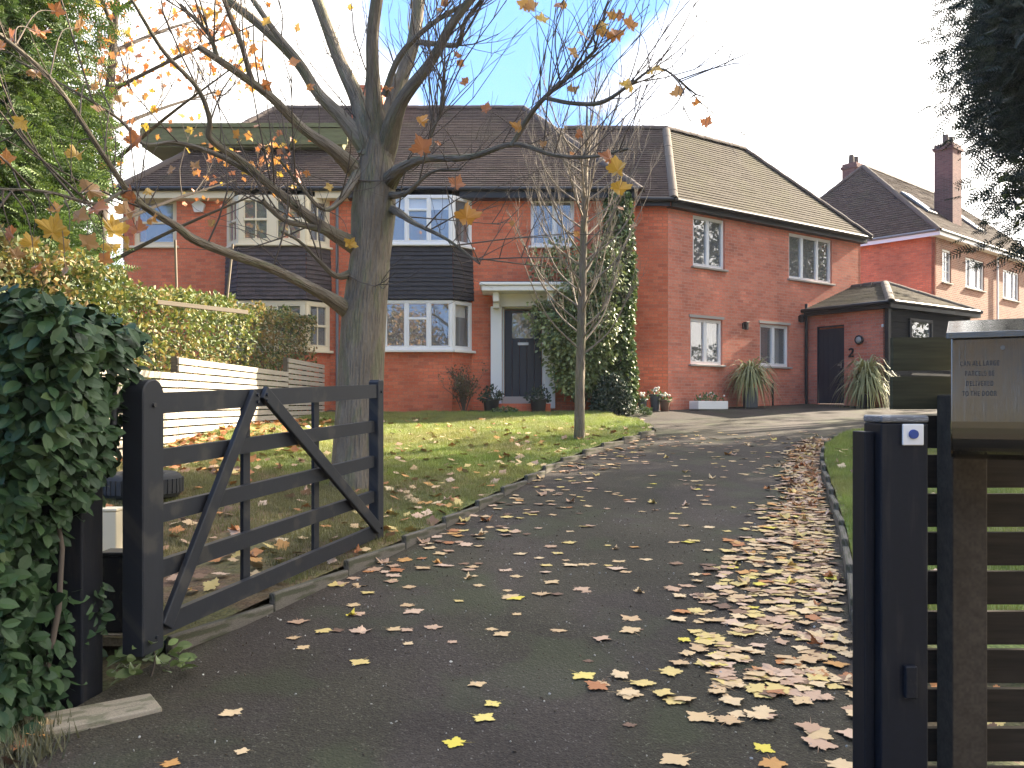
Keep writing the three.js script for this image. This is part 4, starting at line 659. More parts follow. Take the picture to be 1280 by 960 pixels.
  const cols = [[0.5, 0.19, 0.03], [0.55, 0.26, 0.04], [0.42, 0.15, 0.04], [0.6, 0.36, 0.05], [0.38, 0.2, 0.06]].map((c) => leafM(c, { transmission: 0.5 }));
  const stalks = [], sam = []; for (const L of curves) for (let k = 0; k <= 40; k++) sam.push(L.c.getPoint(k / 40));
  const leaf = (x, y, d, s) => { const e = at(x, y, d), near = sam.reduce((b, p) => p.distanceTo(e) < b.distanceTo(e) ? p : b, sam[0]), l = near.distanceTo(e); if (l < 1.3) stalks.push(tube([near, near.clone().lerp(e, 0.5).add(V((rnd() - 0.5) * 0.15, l * 0.18, (rnd() - 0.5) * 0.15)), e], [0.006, 0.004, 0.0016], 4, 4));
    const m = part('leaf', pick([mapleSet[1], mapleSet[2], mapleSet[3], ...crumpled], rnd), pick(cols, rnd), th, false), k = s * d / F; m.position.copy(at(x, y, d)).sub(th.position); m.scale.setScalar(k); m.rotation.set(0.9 + rnd() * 0.9, (rnd() - 0.5) * 1.2, (rnd() - 0.5) * 1.8); };
  // leaves hanging at the ends of the branches
  for (const [x, y, d, s] of [[583, 272, 7.4, 36], [570, 231, 7.6, 24], [607, 137, 7.6, 18], [527, 152, 7.8, 20], [528, 186, 8, 32], [648, 161, 7.7, 20], [679, 182, 7.6, 12], [726, 170, 7.3, 16], [762, 198, 7, 26], [772, 213, 6.9, 30], [774, 236, 6.9, 30], [717, 67, 7.2, 22], [716, 113, 7.3, 20], [732, 46, 7.1, 26], [750, 40, 7.1, 24], [770, 45, 7, 26], [788, 32, 6.9, 26], [787, 108, 6.9, 24], [814, 87, 6.8, 26], [848, 117, 6.8, 22], [870, 130, 6.8, 14], [882, 155, 6.7, 20], [765, 22, 7, 16], [753, 33, 7, 20], [655, 8, 7.6, 22], [678, 25, 7.4, 20], [664, 10, 7.5, 22], [570, 70, 8.5, 14], [575, 82, 8.5, 14], [582, 104, 8.4, 14], [486, 110, 9, 14], [705, 8, 7.4, 14], [437, 305, 8.6, 20],
    [50, 40, 5.8, 26], [15, 48, 5.7, 26], [45, 92, 5.8, 22], [168, 178, 6.5, 30], [213, 214, 6.6, 16], [95, 195, 6, 26], [112, 238, 5.9, 34], [165, 247, 6.3, 26], [120, 262, 5.9, 34], [158, 267, 6.1, 30], [98, 272, 5.8, 28], [66, 290, 5.7, 40], [40, 305, 5.6, 26], [142, 290, 6, 36], [172, 288, 6.2, 28], [15, 295, 5.5, 26], [8, 200, 5.6, 24], [70, 262, 5.7, 22], [190, 275, 6.4, 22], [110, 305, 5.8, 28], [160, 305, 6.1, 26], [20, 320, 5.5, 20], [85, 310, 5.7, 26], [130, 325, 5.9, 22], [185, 240, 6.6, 16], [152, 128, 6.6, 20], [118, 110, 6.3, 18], [100, 35, 6.2, 24], [70, 14, 6.1, 22], [268, 16, 8, 24], [276, 34, 8, 26], [258, 24, 8, 20], [82, 340, 5.6, 24], [45, 335, 5.5, 22], [140, 310, 6, 26]]) leaf(x, y, d, s * 1.08);
  part('leaf_stalks', stalks, M.twig, th).userData.kind = 'stuff';
  for (let i = 0; i < 70; i++) { const e = pick(ends, rnd), m = part('leaf', pick(mapleSet, rnd), pick(cols, rnd), th, false); m.position.copy(e).sub(th.position); m.scale.setScalar(0.09 + rnd() * 0.06); m.rotation.set(0.9 + rnd() * 0.9, rnd() * 6, (rnd() - 0.5) * 1.8); }
}
{ // orange leaved maple further off, beyond the pale fence
  const rnd = mulberry(52), D = 14, bx = -7.2, th = thing('orange_maple', 'thin maple with small orange leaves beyond the tall green conifer', 'tree', V(bx, g(D), -D)), tr = [V(bx, g(D) - 0.1, -D), V(bx + 0.2, 3, -D), V(bx + 0.4, 6, -D), V(bx + 0.6, 8.5, -D)];
  part('trunk', tube(tr, [0.16, 0.13, 0.09, 0.04], 10, 4), M.barkDark, th);
  const Ls = []; for (let i = 0; i < 16; i++) { const y = 3.4 + i * 0.33, a = rnd() * 6.28, l = 2.2 - i * 0.05, p = V(bx + 0.07 * y, y, -D), q = p.clone().add(V(Math.cos(a) * l * 0.5 + 0.35, 0.7, Math.sin(a) * l * 0.5)), r = p.clone().add(V(Math.cos(a) * l + 0.7, 1.3, Math.sin(a) * l)); part('branch', tube([p, q, r], [0.04, 0.028, 0.012], 6, 4), M.barkDark, th); Ls.push({ c: new THREE.CatmullRomCurve3([p, q, r]) }); }
  const tw = [], ends = []; twigsFrom(Ls, 110, rnd, 1.0, 0.01, 0.2, 1, tw, ends); part('twigs', tw, M.twig, th).userData.kind = 'stuff';
  const cols = [[0.5, 0.17, 0.04], [0.56, 0.26, 0.06], [0.36, 0.12, 0.04], [0.62, 0.42, 0.06], [0.45, 0.2, 0.08]], mats = cols.map((c) => leafM(c, { transmission: 0.5 }));
  ends.forEach((e, i) => { if (i < 260) { const m = part('leaf', pick(mapleSet, rnd), pick(mats, rnd), th, false); m.position.copy(e).sub(th.position); m.scale.setScalar(0.13 + rnd() * 0.08); m.rotation.set(0.8 + rnd(), rnd() * 6, (rnd() - 0.5) * 2); } });
  scatter('crown', mapleSet[1], leafM([1, 1, 1], { transmission: 0.5 }), 900, () => { const e = pick(ends, rnd); return [e.clone().add(V(rnd() - 0.5, rnd() - 0.6, rnd() - 0.5).multiplyScalar(0.7)), anyTurn(rnd), 0.09 + rnd() * 0.07, pick(cols, rnd)]; }, th);
}
{ // young bare tree in front of the climber
  const rnd = mulberry(66), D = 13.35, x = (724 - 640) / F * D, y0 = lawnY(x, D), th = thing('young_tree', 'slender bare young tree with upswept twigs on the lawn', 'tree', V(x, y0, -D));
  const tr = [V(x, y0 - 0.05, -D), at(725, 480, D), at(727, 400, D), at(729, 320, D), at(731, 250, D), at(733, 190, D), at(734, 120, D)];
  part('trunk', tube(tr, [0.09, 0.076, 0.071, 0.062, 0.05, 0.03, 0.008], 12, 5), M.bark, th);
  const C = new THREE.CatmullRomCurve3(tr, false, 'centripetal'), Ls = [];
  for (let i = 0; i < 46; i++) { const t = 0.24 + 0.62 * i / 46, p = C.getPoint(t), a = i * 2.4 + rnd(), l = 0.75 + (1 - t) * 0.9 * rnd() + 0.3, o = V(Math.cos(a), 0, Math.sin(a)), q = p.clone().addScaledVector(o, l * 0.42).add(V(0, l * 0.35, 0)), r = p.clone().addScaledVector(o, l * 0.78).add(V(0, l * 1.05, 0)); part('branch', tube([p, q, r], [0.018, 0.012, 0.005], 5, 4), M.twigPale, th); Ls.push({ c: new THREE.CatmullRomCurve3([p, q, r]) }); }
  const tw = []; twigsFrom(Ls, 330, rnd, 0.55, 0.0048, 0.9, 1, tw); part('twigs', tw, M.twigPale, th).userData.kind = 'stuff';
}

function conifer(name, label, x, d, y0, y1, R, n, cols, seed, shape, size = 1) {
  const rnd = mulberry(seed), th = thing(name, label, 'conifer', V(x, g(d) - 0.05, -d)); part('trunk', tube([V(x, g(d) - 0.1, -d), V(x, (y0 + y1) / 2, -d), V(x, y1 - 0.3, -d)], [0.22, 0.15, 0.03], 10, 3), M.barkDark, th);
  const lobes = []; for (let i = 0; i < 90; i++) { const t = Math.pow(rnd(), 0.8), a = rnd() * 6.283, r = R * shape(t) * (0.55 + rnd() * 0.45); lobes.push([V(x + Math.cos(a) * r, lerp(y0, y1, t), -d + Math.sin(a) * r), V(Math.cos(a), -0.1, Math.sin(a)), 0.35 + rnd() * 0.35, 0.75 + rnd() * 0.5]); }
  for (let i = 0; i < 14; i++) { const q = lobes[i * 5][0], p = V(x, q.y - 0.4, -d); part('branch', tube([p, p.clone().lerp(q, 0.5).add(V(0, -0.05, 0)), q], [0.04, 0.028, 0.01], 5, 3), M.barkDark, th); }
  scatter('crown', sprayGeo, leafM([1, 1, 1], { transmission: 0.25, roughness: 0.85 }), n, () => {
    const [c, dir, s, k] = pick(lobes, rnd), o = V(rnd() - 0.5, (rnd() - 0.5) * 1.3, rnd() - 0.5).multiplyScalar(s * 2.6), p = c.clone().add(o), dr = dir.clone().add(V(o.x, o.y * 0.6 - 0.15, o.z));
    return [p, outward(dr.normalize(), rnd, 0.45), (0.2 + rnd() * 0.22) * size, mul(pick(cols, rnd), k)];
  }, th);
}
conifer('conifer', 'tall bright green conifer rising behind the evergreen hedge', -6.75, 9.6, 0.6, 10, 1.75, 60000, [[0.065, 0.115, 0.022], [0.09, 0.15, 0.026], [0.045, 0.085, 0.02], [0.12, 0.175, 0.03]], 91, (t) => 1.0 - 0.55 * Math.pow(t, 1.6), 0.65);
conifer('conifer', 'broad green conifer filling the boundary behind the first conifer', -9.2, 11.8, 0.6, 9, 2.0, 9000, [[0.06, 0.11, 0.025], [0.08, 0.13, 0.03]], 92, (t) => 1.05 - 0.6 * Math.pow(t, 1.6));
conifer('dark_conifer', 'dark shaggy conifer overhanging the fence and mailbox', 7.3, 9.2, 3.3, 10.5, 1.4, 80000, [[0.025, 0.038, 0.022], [0.032, 0.045, 0.024], [0.02, 0.03, 0.02]], 93, (t) => 0.45 + 0.75 * Math.sin(Math.PI * clamp(t * 0.85 + 0.12)), 0.55);

{ // glossy evergreen hedge by the gate
  const rnd = mulberry(700), th = thing('evergreen_hedge', 'dense dark green glossy leaved hedge beside the gate', 'hedge', V(-2.8, 0.02, -4.1));
  const geos = [ovalGeo(0.25, 0.1, 0.3), ovalGeo(0.15, 0.2, 0.33), ovalGeo(0.35, 0.04, 0.28), ovalGeo(0.2, 0.3, 0.31)], mats = [[0.024, 0.05, 0.019], [0.031, 0.062, 0.021], [0.019, 0.04, 0.016], [0.04, 0.075, 0.026], [0.05, 0.078, 0.025]].map((c) => phys({ color: c, roughness: 0.5, specularIntensity: 0.45 }));
  const top = (x) => 1.9 + 0.12 * noise3(x * 2.2, 1, 4) - 0.12 * clamp((x + 2.1) / 0.3), prof = (y) => -0.2 + 0.24 * smooth(0.75, 1.75, y) + 0.1 * (noise3(y * 2.5, 3, 1) - 0.5);
  const surf = [];                                           // points on the visible face and end of the hedge
  for (let i = 0; i < 9000; i++) {
    const end = rnd() < 0.34, y = 0.08 + Math.pow(rnd(), 0.9) * 1.95, inset = Math.pow(rnd(), 2) * 0.3; let p, n;
    if (end) { const d = 3.35 + rnd() * 0.75, x = -1.83 + prof(y) + 0.13 * (noise3(d * 4, y * 4, 2) - 0.5) - 0.1 * clamp((0.5 - y) / 0.5); p = V(x - inset, y, -d); n = V(0.9, 0.2, 0.35); }
    else { const x = -1.86 + prof(y) - rnd() * 1.9, d = 3.32 + 0.16 * noise3(x * 4, y * 4, 7); p = V(x, y, -d - inset); n = V(0.15, 0.2, 0.95); }
    if (y > top(p.x)) continue; surf.push([p, n, inset]);
  }
  for (let i = 0; i < 2200; i++) { const x = -1.85 - rnd() * 1.9, d = 3.35 + rnd() * 0.9; surf.push([V(x, top(x) - rnd() * 0.16, -d), V(0.2, 0.9, 0.4), rnd() * 0.3]); }
  const turn = (n) => { const dr = V(rnd() - 0.5, rnd() * 1.1 - 0.75, rnd() - 0.5).multiplyScalar(1.6).addScaledVector(n, 0.45).normalize(), up = n.clone().add(V(rnd() - 0.5, 0.25 + rnd() * 0.6, rnd() - 0.5).multiplyScalar(0.9)).normalize(), z = dr.clone().cross(up).normalize(), y = z.clone().cross(dr); return new THREE.Quaternion().setFromRotationMatrix(new THREE.Matrix4().makeBasis(dr, y, z)); };
  const near = surf.map((s, i) => [i, s[2] < 0.06 && s[0].x > -2.55 ? s[0].clone().distanceTo(V(0, 1.45, 0)) + s[2] * 4 : 99]).sort((a, b) => a[1] - b[1]).slice(0, 300), own = new Set(near.map((q) => q[0]));
  for (const i of own) { const [p, n] = surf[i], m = part('leaf', pick(geos, rnd), pick(mats, rnd), th, false); m.position.copy(p).sub(th.position); m.quaternion.copy(turn(n)); m.scale.setScalar(0.062 + rnd() * 0.034); }
  const cols = [[0.024, 0.05, 0.019], [0.031, 0.062, 0.021], [0.019, 0.04, 0.016], [0.04, 0.075, 0.026], [0.026, 0.055, 0.022], [0.021, 0.045, 0.018], [0.03, 0.06, 0.022]];
  geos.slice(0, 2).forEach((q, k) => scatter('foliage', q, phys({ color: [1, 1, 1], roughness: 0.5, specularIntensity: 0.45 }), surf.length, (i) => own.has(i) || i % 2 !== k ? null : [surf[i][0], turn(surf[i][1]), 0.055 + rnd() * 0.038, pick(cols, rnd)], th));
  scatter('foliage', geos[2], phys({ color: [1, 1, 1], roughness: 0.5 }), 3500, () => { const x = -2.35 - rnd() * 1.5, y = 0.1 + rnd() * 1.75; return [V(x, y, -(3.75 + rnd() * 0.8)), anyTurn(rnd), 0.11, pick(cols, rnd)]; }, th);
  const st = []; for (let i = 0; i < 26; i++) { const x = -2.1 - rnd() * 1.5, d = 3.7 + rnd() * 0.7; st.push(tube([V(x, 0, -d), V(x + (rnd() - 0.5) * 0.3, 0.8, -d + (rnd() - 0.3) * 0.3), V(x + (rnd() - 0.4) * 0.6, 1.7, -d + (rnd() - 0.3) * 0.5)], [0.018, 0.012, 0.005], 5, 3)); } part('stems', st, M.twig, th).userData.kind = 'stuff';
}
{ // clipped hedge along the pale fence
  const rnd = mulberry(710), th = thing('clipped_hedge', 'yellow green clipped hedge growing along behind the pale fence', 'hedge', V(-5.3, 1.0, -13));
  const cols = [[0.14, 0.19, 0.04], [0.2, 0.23, 0.05], [0.3, 0.27, 0.06], [0.1, 0.14, 0.035], [0.33, 0.24, 0.07], [0.09, 0.12, 0.03], [0.26, 0.17, 0.06]];
  scatter('foliage', smallLeaf, leafM([1, 1, 1], { transmission: 0.4 }), 36000, () => {
    const d = 7.4 + rnd() * 11.4, deep = Math.pow(rnd(), 1.6) * 1.3, h = 3.02 + 0.25 * (noise3(d * 1.3, 2, 2) - 0.5) + 0.15 * (noise3(d * 4, 1, 2) - 0.5) + Math.max(0, d - 12.8) * 0.075, y = rnd() < 0.25 ? h - rnd() * 0.15 : 0.7 + rnd() * (h - 0.7), x = -4.62 + 0.035 * Math.max(0, d - 10) - deep - 0.18 * noise3(d * 2.5, y * 2.5, 5), k = noise3(d * 0.9, y * 1.1, 8);
    const c = cols[Math.floor(clamp(rnd() * 0.75 + (k - 0.5) * 0.9 + 0.12, 0, 0.999) * cols.length)];
    return [V(x, y, -d), anyTurn(rnd), 0.05 + rnd() * 0.05, c];
  }, th);
  const st = []; for (let i = 0; i < 60; i++) { const d = 7.6 + rnd() * 11, x = -5 - rnd() * 0.6; st.push(tube([V(x, 0.6, -d), V(x + (rnd() - 0.5) * 0.3, 1.8, -d + (rnd() - 0.5) * 0.3), V(x + (rnd() - 0.5) * 0.5, 2.9, -d + (rnd() - 0.5) * 0.5)], [0.025, 0.016, 0.005], 5, 3)); } part('stems', st, M.twig, th).userData.kind = 'stuff';
}
{ // climber on the house corner and the loose evergreen beside the porch
  const rnd = mulberry(720), iv = thing('ivy_column', 'tall column of ivy climbing the brick corner to the eaves', 'climber', V(2.42, 1.25, -19.1)), cols = [[0.1, 0.155, 0.045], [0.14, 0.2, 0.05], [0.07, 0.11, 0.035], [0.22, 0.28, 0.08]];
  const st = [], stem = (x0, x1, h, d) => st.push(tube([V(x0, 1.2, -d), V((x0 + x1) / 2 + 0.1, 1.2 + h / 2, -d), V(x1, 1.2 + h, -d)], [0.035, 0.025, 0.01], 6, 4));
  for (let i = 0; i < 7; i++) stem(2.2 + rnd() * 0.5, 2.1 + rnd() * 0.7, 4.6, 19.15); part('stems', st, M.twig, iv).userData.kind = 'stuff';
  scatter('foliage', ovalGeo(0.3, 0.2, 0.36), leafM([1, 1, 1], { transmission: 0.3, roughness: 0.5 }), 8500, () => { const y = 1.2 + rnd() * 5.05, t = (y - 1.2) / 5, w = 0.4 - 0.04 * t + 0.14 * (noise3(y * 1.6, 3, 1) - 0.5), a = (rnd() - 0.5) * Math.PI, r = Math.sqrt(rnd()); return [V(2.44 + Math.sin(a) * w * r, y, -19.22 + Math.cos(a) * 0.45 * r), outward(V(Math.sin(a), -0.5, Math.cos(a)), rnd, 0.7), 0.07 + rnd() * 0.06, pick(cols, rnd)]; }, iv);
  const b = thing('evergreen_shrub', 'loose evergreen shrub growing between the porch and ivy column', 'shrub', V(1.55, 1.25, -18.75)), st2 = [], cl = [];
  for (let i = 0; i < 26; i++) { const a = rnd() * 6.28, h = 1.4 + rnd() * 2.3, q = V(1.48 + Math.cos(a) * 0.95 * rnd(), 1.2 + h, -18.7 + Math.sin(a) * 0.35); st2.push(tube([V(1.55, 1.15, -18.75), V((1.55 + q.x) / 2, 1.2 + h * 0.5, -18.72), q], [0.03, 0.02, 0.006], 5, 4)); cl.push(q, q.clone().lerp(V(1.55, 1.4, -18.75), 0.3), q.clone().lerp(V(1.55, 1.4, -18.75), 0.6)); }
  part('stems', st2, M.twig, b).userData.kind = 'stuff';
  scatter('foliage', ovalGeo(0.3, 0.2, 0.3), leafM([1, 1, 1], { transmission: 0.3, roughness: 0.5 }), 16000, () => { const c = pick(cl, rnd), o = V(rnd() + rnd() - 1, (rnd() + rnd() - 1) * 0.9, (rnd() - 0.5) * 0.9).multiplyScalar(0.42); return [c.clone().add(o), outward(o.clone().add(V(0, -0.1, 0.15)).normalize(), rnd, 0.8), 0.065 + rnd() * 0.06, pick([[0.17, 0.22, 0.075], [0.22, 0.27, 0.1], [0.12, 0.16, 0.055], [0.32, 0.36, 0.14]], rnd)]; }, b);
  const l = thing('dark_shrub', 'low dark clipped shrub at the foot of ivy column', 'shrub', V(2.2, 1.22, -18.5)); part('stems', tube([V(2.2, 1.15, -18.5), V(2.22, 1.5, -18.5), V(2.2, 1.9, -18.5)], [0.03, 0.02, 0.01], 5, 2), M.twig, l);
  scatter('foliage', smallLeaf, leafM([1, 1, 1], { roughness: 0.6 }), 3200, () => { const a = rnd() * 6.28, e = Math.asin(rnd()), r = 0.55 * Math.cbrt(0.3 + rnd() * 0.7); return [V(2.2 + Math.cos(a) * Math.cos(e) * r * 0.9, 1.2 + Math.sin(e) * r * 1.75, -18.5 + Math.sin(a) * Math.cos(e) * r * 0.7), anyTurn(rnd), 0.06 + rnd() * 0.04, pick([[0.03, 0.05, 0.025], [0.04, 0.065, 0.03]], rnd)]; }, l);
  const s = thing('reddish_shrub', 'twiggy reddish brown shrub under the bay window', 'shrub', V(-1.05, 1.2, -18.35)), tw = [], ends = [], Ls = [];
  for (let i = 0; i < 24; i++) { const a = rnd() * 6.28, q = V(-1.05 + Math.cos(a) * 0.5 * rnd(), 1.2 + 0.45 + rnd() * 0.5, -18.35 + Math.sin(a) * 0.3), c = [V(-1.05, 1.15, -18.35), V(-1.05, 1.45, -18.35).lerp(q, 0.4), q]; tw.push(tube(c, [0.012, 0.008, 0.003], 4, 3)); Ls.push({ c: new THREE.CatmullRomCurve3(c) }); }
  twigsFrom(Ls, 160, rnd, 0.25, 0.003, 0.4, 1, tw, ends); part('stems', tw, M.twig, s).userData.kind = 'stuff';
  scatter('foliage', smallLeaf, leafM([1, 1, 1]), 1300, () => [pick(ends, rnd).clone().add(V(rnd() - 0.5, rnd() - 0.5, rnd() - 0.5).multiplyScalar(0.12)), anyTurn(rnd), 0.04 + rnd() * 0.03, pick([[0.16, 0.07, 0.035], [0.12, 0.085, 0.035], [0.09, 0.1, 0.03]], rnd)], s);
  // low clumps by the steps, weeds by the gate, dark twigs below the mailbox
  for (const [x, d, r, h, lab, c] of [[-0.15, 18.2, 0.3, 0.22, 'low green clump of leaves beside the porch step', [0.09, 0.13, 0.03]], [-1.78, 4.12, 0.16, 0.24, 'small leafy weed growing by the open gate', [0.12, 0.17, 0.04]], [2.75, 18.3, 0.3, 0.25, 'low green edging plant beside the flower pots', [0.07, 0.1, 0.03]]]) {
    const t = thing('low_plant', lab, 'plant', V(x, g(d) + 0.02, -d)), n = r < 0.2 ? 60 : 300; part('stems', tube([V(0, 0, 0), V(0.02, h * 0.4, 0), V(0, h * 0.8, 0.02)], [0.006, 0.004, 0.002], 4, 2), M.twig, t, false);
    scatter('foliage', ovalGeo(0.3, 0.25, 0.32), leafM([1, 1, 1]), n, () => { const a = rnd() * 6.28, q = Math.sqrt(rnd()) * r; return [V(x + Math.cos(a) * q, g(d) + 0.03 + rnd() * h * (1 - q / r * 0.6), -d + Math.sin(a) * q), outward(V(Math.cos(a), 0.3, Math.sin(a)), rnd, 0.5), 0.05 + rnd() * 0.04, mul(c, 0.7 + rnd() * 0.6)]; }, t);
  }
}

// ------------------------------------------------------------------ trees outside the frame that shade the drive and show in the panes
function roundTree(name, label, x, d, y0, y1, R, n, cols, seed, group) {
  const rnd = mulberry(seed), gy = g(d), th = thing(name, label, 'tree', V(x, gy, -d), group), top = (y0 + y1) / 2; part('trunk', tube([V(x, gy - 0.1, -d), V(x + 0.1, (gy + y0) / 2, -d), V(x, top, -d)], [0.3, 0.22, 0.08], 10, 3), M.barkDark, th);
  const lobes = []; for (let i = 0; i < 30; i++) { const a = rnd() * 6.28, e = Math.asin(rnd() * 1.8 - 0.8), r = 0.55 + rnd() * 0.35, q = V(x + Math.cos(a) * Math.cos(e) * R * r, top + Math.sin(e) * (y1 - y0) / 2 * r, -d + Math.sin(a) * Math.cos(e) * R * r); lobes.push(q); part('branch', tube([V(x, top - (y1 - y0) * 0.3, -d), V(x, top, -d).lerp(q, 0.5), q], [0.07, 0.04, 0.012], 5, 3), M.barkDark, th); }
  scatter('crown', smallLeaf, leafM([1, 1, 1]), n, () => { const c = pick(lobes, rnd); return [c.clone().add(V(rnd() + rnd() - 1, rnd() + rnd() - 1, rnd() + rnd() - 1).multiplyScalar(R * 0.42)), anyTurn(rnd), 0.16 + rnd() * 0.14, pick(cols, rnd)]; }, th);
}
const greens = [[0.05, 0.08, 0.025], [0.07, 0.1, 0.03], [0.1, 0.1, 0.03]], rusts = [[0.3, 0.16, 0.05], [0.2, 0.14, 0.05], [0.1, 0.1, 0.03]];
roundTree('garden_tree', 'leafy boundary tree beyond the conifer and slatted fence', 10.2, 11.2, 2.4, 9.5, 2.6, 9000, greens, 801, 'boundary trees');
roundTree('garden_tree', 'tall boundary tree beyond the garage end', 17.8, 20.2, 3, 18, 3.0, 11000, greens, 802, 'boundary trees');
roundTree('garden_tree', 'sparse unseen tree added to dapple the drive', 20.8, 25.4, 3, 16, 3.0, 2600, rusts, 805, 'boundary trees');  // out of view, added to break the sun on the drive into dapples
roundTree('garden_tree', 'rusty boundary tree between the tall trees', 14.3, 16.6, 2.5, 14, 2.6, 9000, rusts, 803, 'boundary trees');
roundTree('garden_tree', 'spreading unseen tree added to darken the wing panes', 25, 22.5, 2.5, 11.5, 3.4, 8000, greens, 804, 'boundary trees');  // out of view, added to darken what the upper wing panes mirror
{ const rnd = mulberry(715), th = thing('added_hedge', 'tall green unseen hedge added to darken the wing panes', 'hedge', V(16.5, 1.2, -19)), st = [];  // unseen hedge, added to darken reflections in the lower wing panes
  scatter('foliage', smallLeaf, leafM([1, 1, 1]), 9000, () => [V(16 + rnd() * 1.2, 0.9 + rnd() * 2.9, -(13 + rnd() * 12)), anyTurn(rnd), 0.12 + rnd() * 0.1, pick(greens, rnd)], th);
  for (let i = 0; i < 24; i++) { const d = 13.2 + i * 0.5; st.push(tube([V(16.6, 0.8, -d), V(16.6 + rnd() * 0.2, 2, -d), V(16.5, 3.4, -d)], [0.03, 0.02, 0.008], 5, 2)); } part('stems', st, M.twig, th).userData.kind = 'stuff'; }
for (const [x, d, h, s] of [[-12, -14, 9, 811], [-6.5, -15, 8, 812], [-1, -14.5, 9.5, 813], [5, -15.5, 8.5, 814], [11, -14.5, 9, 815]]) roundTree('street_tree', 'garden tree across the road outside the gateway', x, d, 0.8, h, 3.2, 6500, s % 2 ? greens : rusts, s, 'trees across the road');

// ------------------------------------------------------------------ grass and fallen leaves
const grassClump = (() => { const rnd = mulberry(3), P = [], U = []; for (let i = 0; i < 14; i++) { const a = rnd() * 6.28, r = rnd() * 0.06, x = Math.cos(a) * r, z = Math.sin(a) * r, h = 0.022 + rnd() * 0.032, b = rnd() * 6.28, l = 0.02 * rnd(), w = 0.0028; P.push(x - Math.cos(b) * w, 0, z - Math.sin(b) * w, x + Math.cos(b) * w, 0, z + Math.sin(b) * w, x + Math.cos(b + 1.5) * l * 1.5, h, z + Math.sin(b + 1.5) * l * 1.5); for (let k = 0; k < 3; k++) U.push(0, 0); } return tris(P, U); })();
{
  const rnd = mulberry(901), mat = leafM([1, 1, 1], { transmission: 0.5, roughness: 0.7 });
  const colour = (x, d) => { const n = noise3(x * 0.9, d * 0.9, 6), m = noise3(x * 4, d * 4, 2); return mul(mixc([0.24, 0.33, 0.045], [0.34, 0.32, 0.08], clamp(n * 0.9 + (rnd() - 0.5) * 0.6)), 0.75 + m * 0.5); };
  const gr = scatter('grass', grassClump, mat, 46000, () => {
    const d = 4.7 + rnd() * 13.6, x = -4.4 + rnd() * (lawnR(d) + 4.4); if (x > lawnR(d) - 0.03) return null;
    const bare = (1 - smooth(6, 10, d)) * 0.62 + smooth(0.52, 0.7, noise3(x * 1.4, d * 1.4, 12)) * 0.5; if (rnd() < bare) return null;
    return [V(x, lawnY(x, d) - 0.004, -d), new THREE.Quaternion().setFromEuler(new THREE.Euler(0, rnd() * 6.28, 0)), V(1, 0.7 + rnd() * 0.8, 1), mixc(colour(x, d), [0.19, 0.155, 0.06], brown(x, d) * 0.75)];
  }, scene); tag(gr, 'short green lawn grass in front of the brick house', 'grass');
  const g2 = scatter('grass', grassClump, mat, 16000, () => { const d = 4.4 + rnd() * 11, L = lawn2L(d) + 0.05, x = L + Math.pow(rnd(), 1.5) * 5; return [V(x, g(d) + 0.085 + lump(x, d), -d), new THREE.Quaternion().setFromEuler(new THREE.Euler(0, rnd() * 6.28, 0)), V(1, 0.8 + rnd(), 1), colour(x, d)]; }, scene); tag(g2, 'lawn grass behind the slatted fence and mailbox', 'grass');
  const g3 = scatter('grass', grassClump, mat, 90, () => { const d = 3.15 + rnd() * 0.4, x = -2.5 + rnd() * 0.6; return [V(x, 0.03, -d), new THREE.Quaternion().setFromEuler(new THREE.Euler(0, rnd() * 6.28, 0)), V(2.2, 1.2 + rnd() * 1.6, 2.2), mul([0.16, 0.15, 0.06], 0.6 + rnd() * 0.8)]; }, scene); tag(g3, 'dry grass tuft at the foot of the evergreen hedge', 'grass');
}
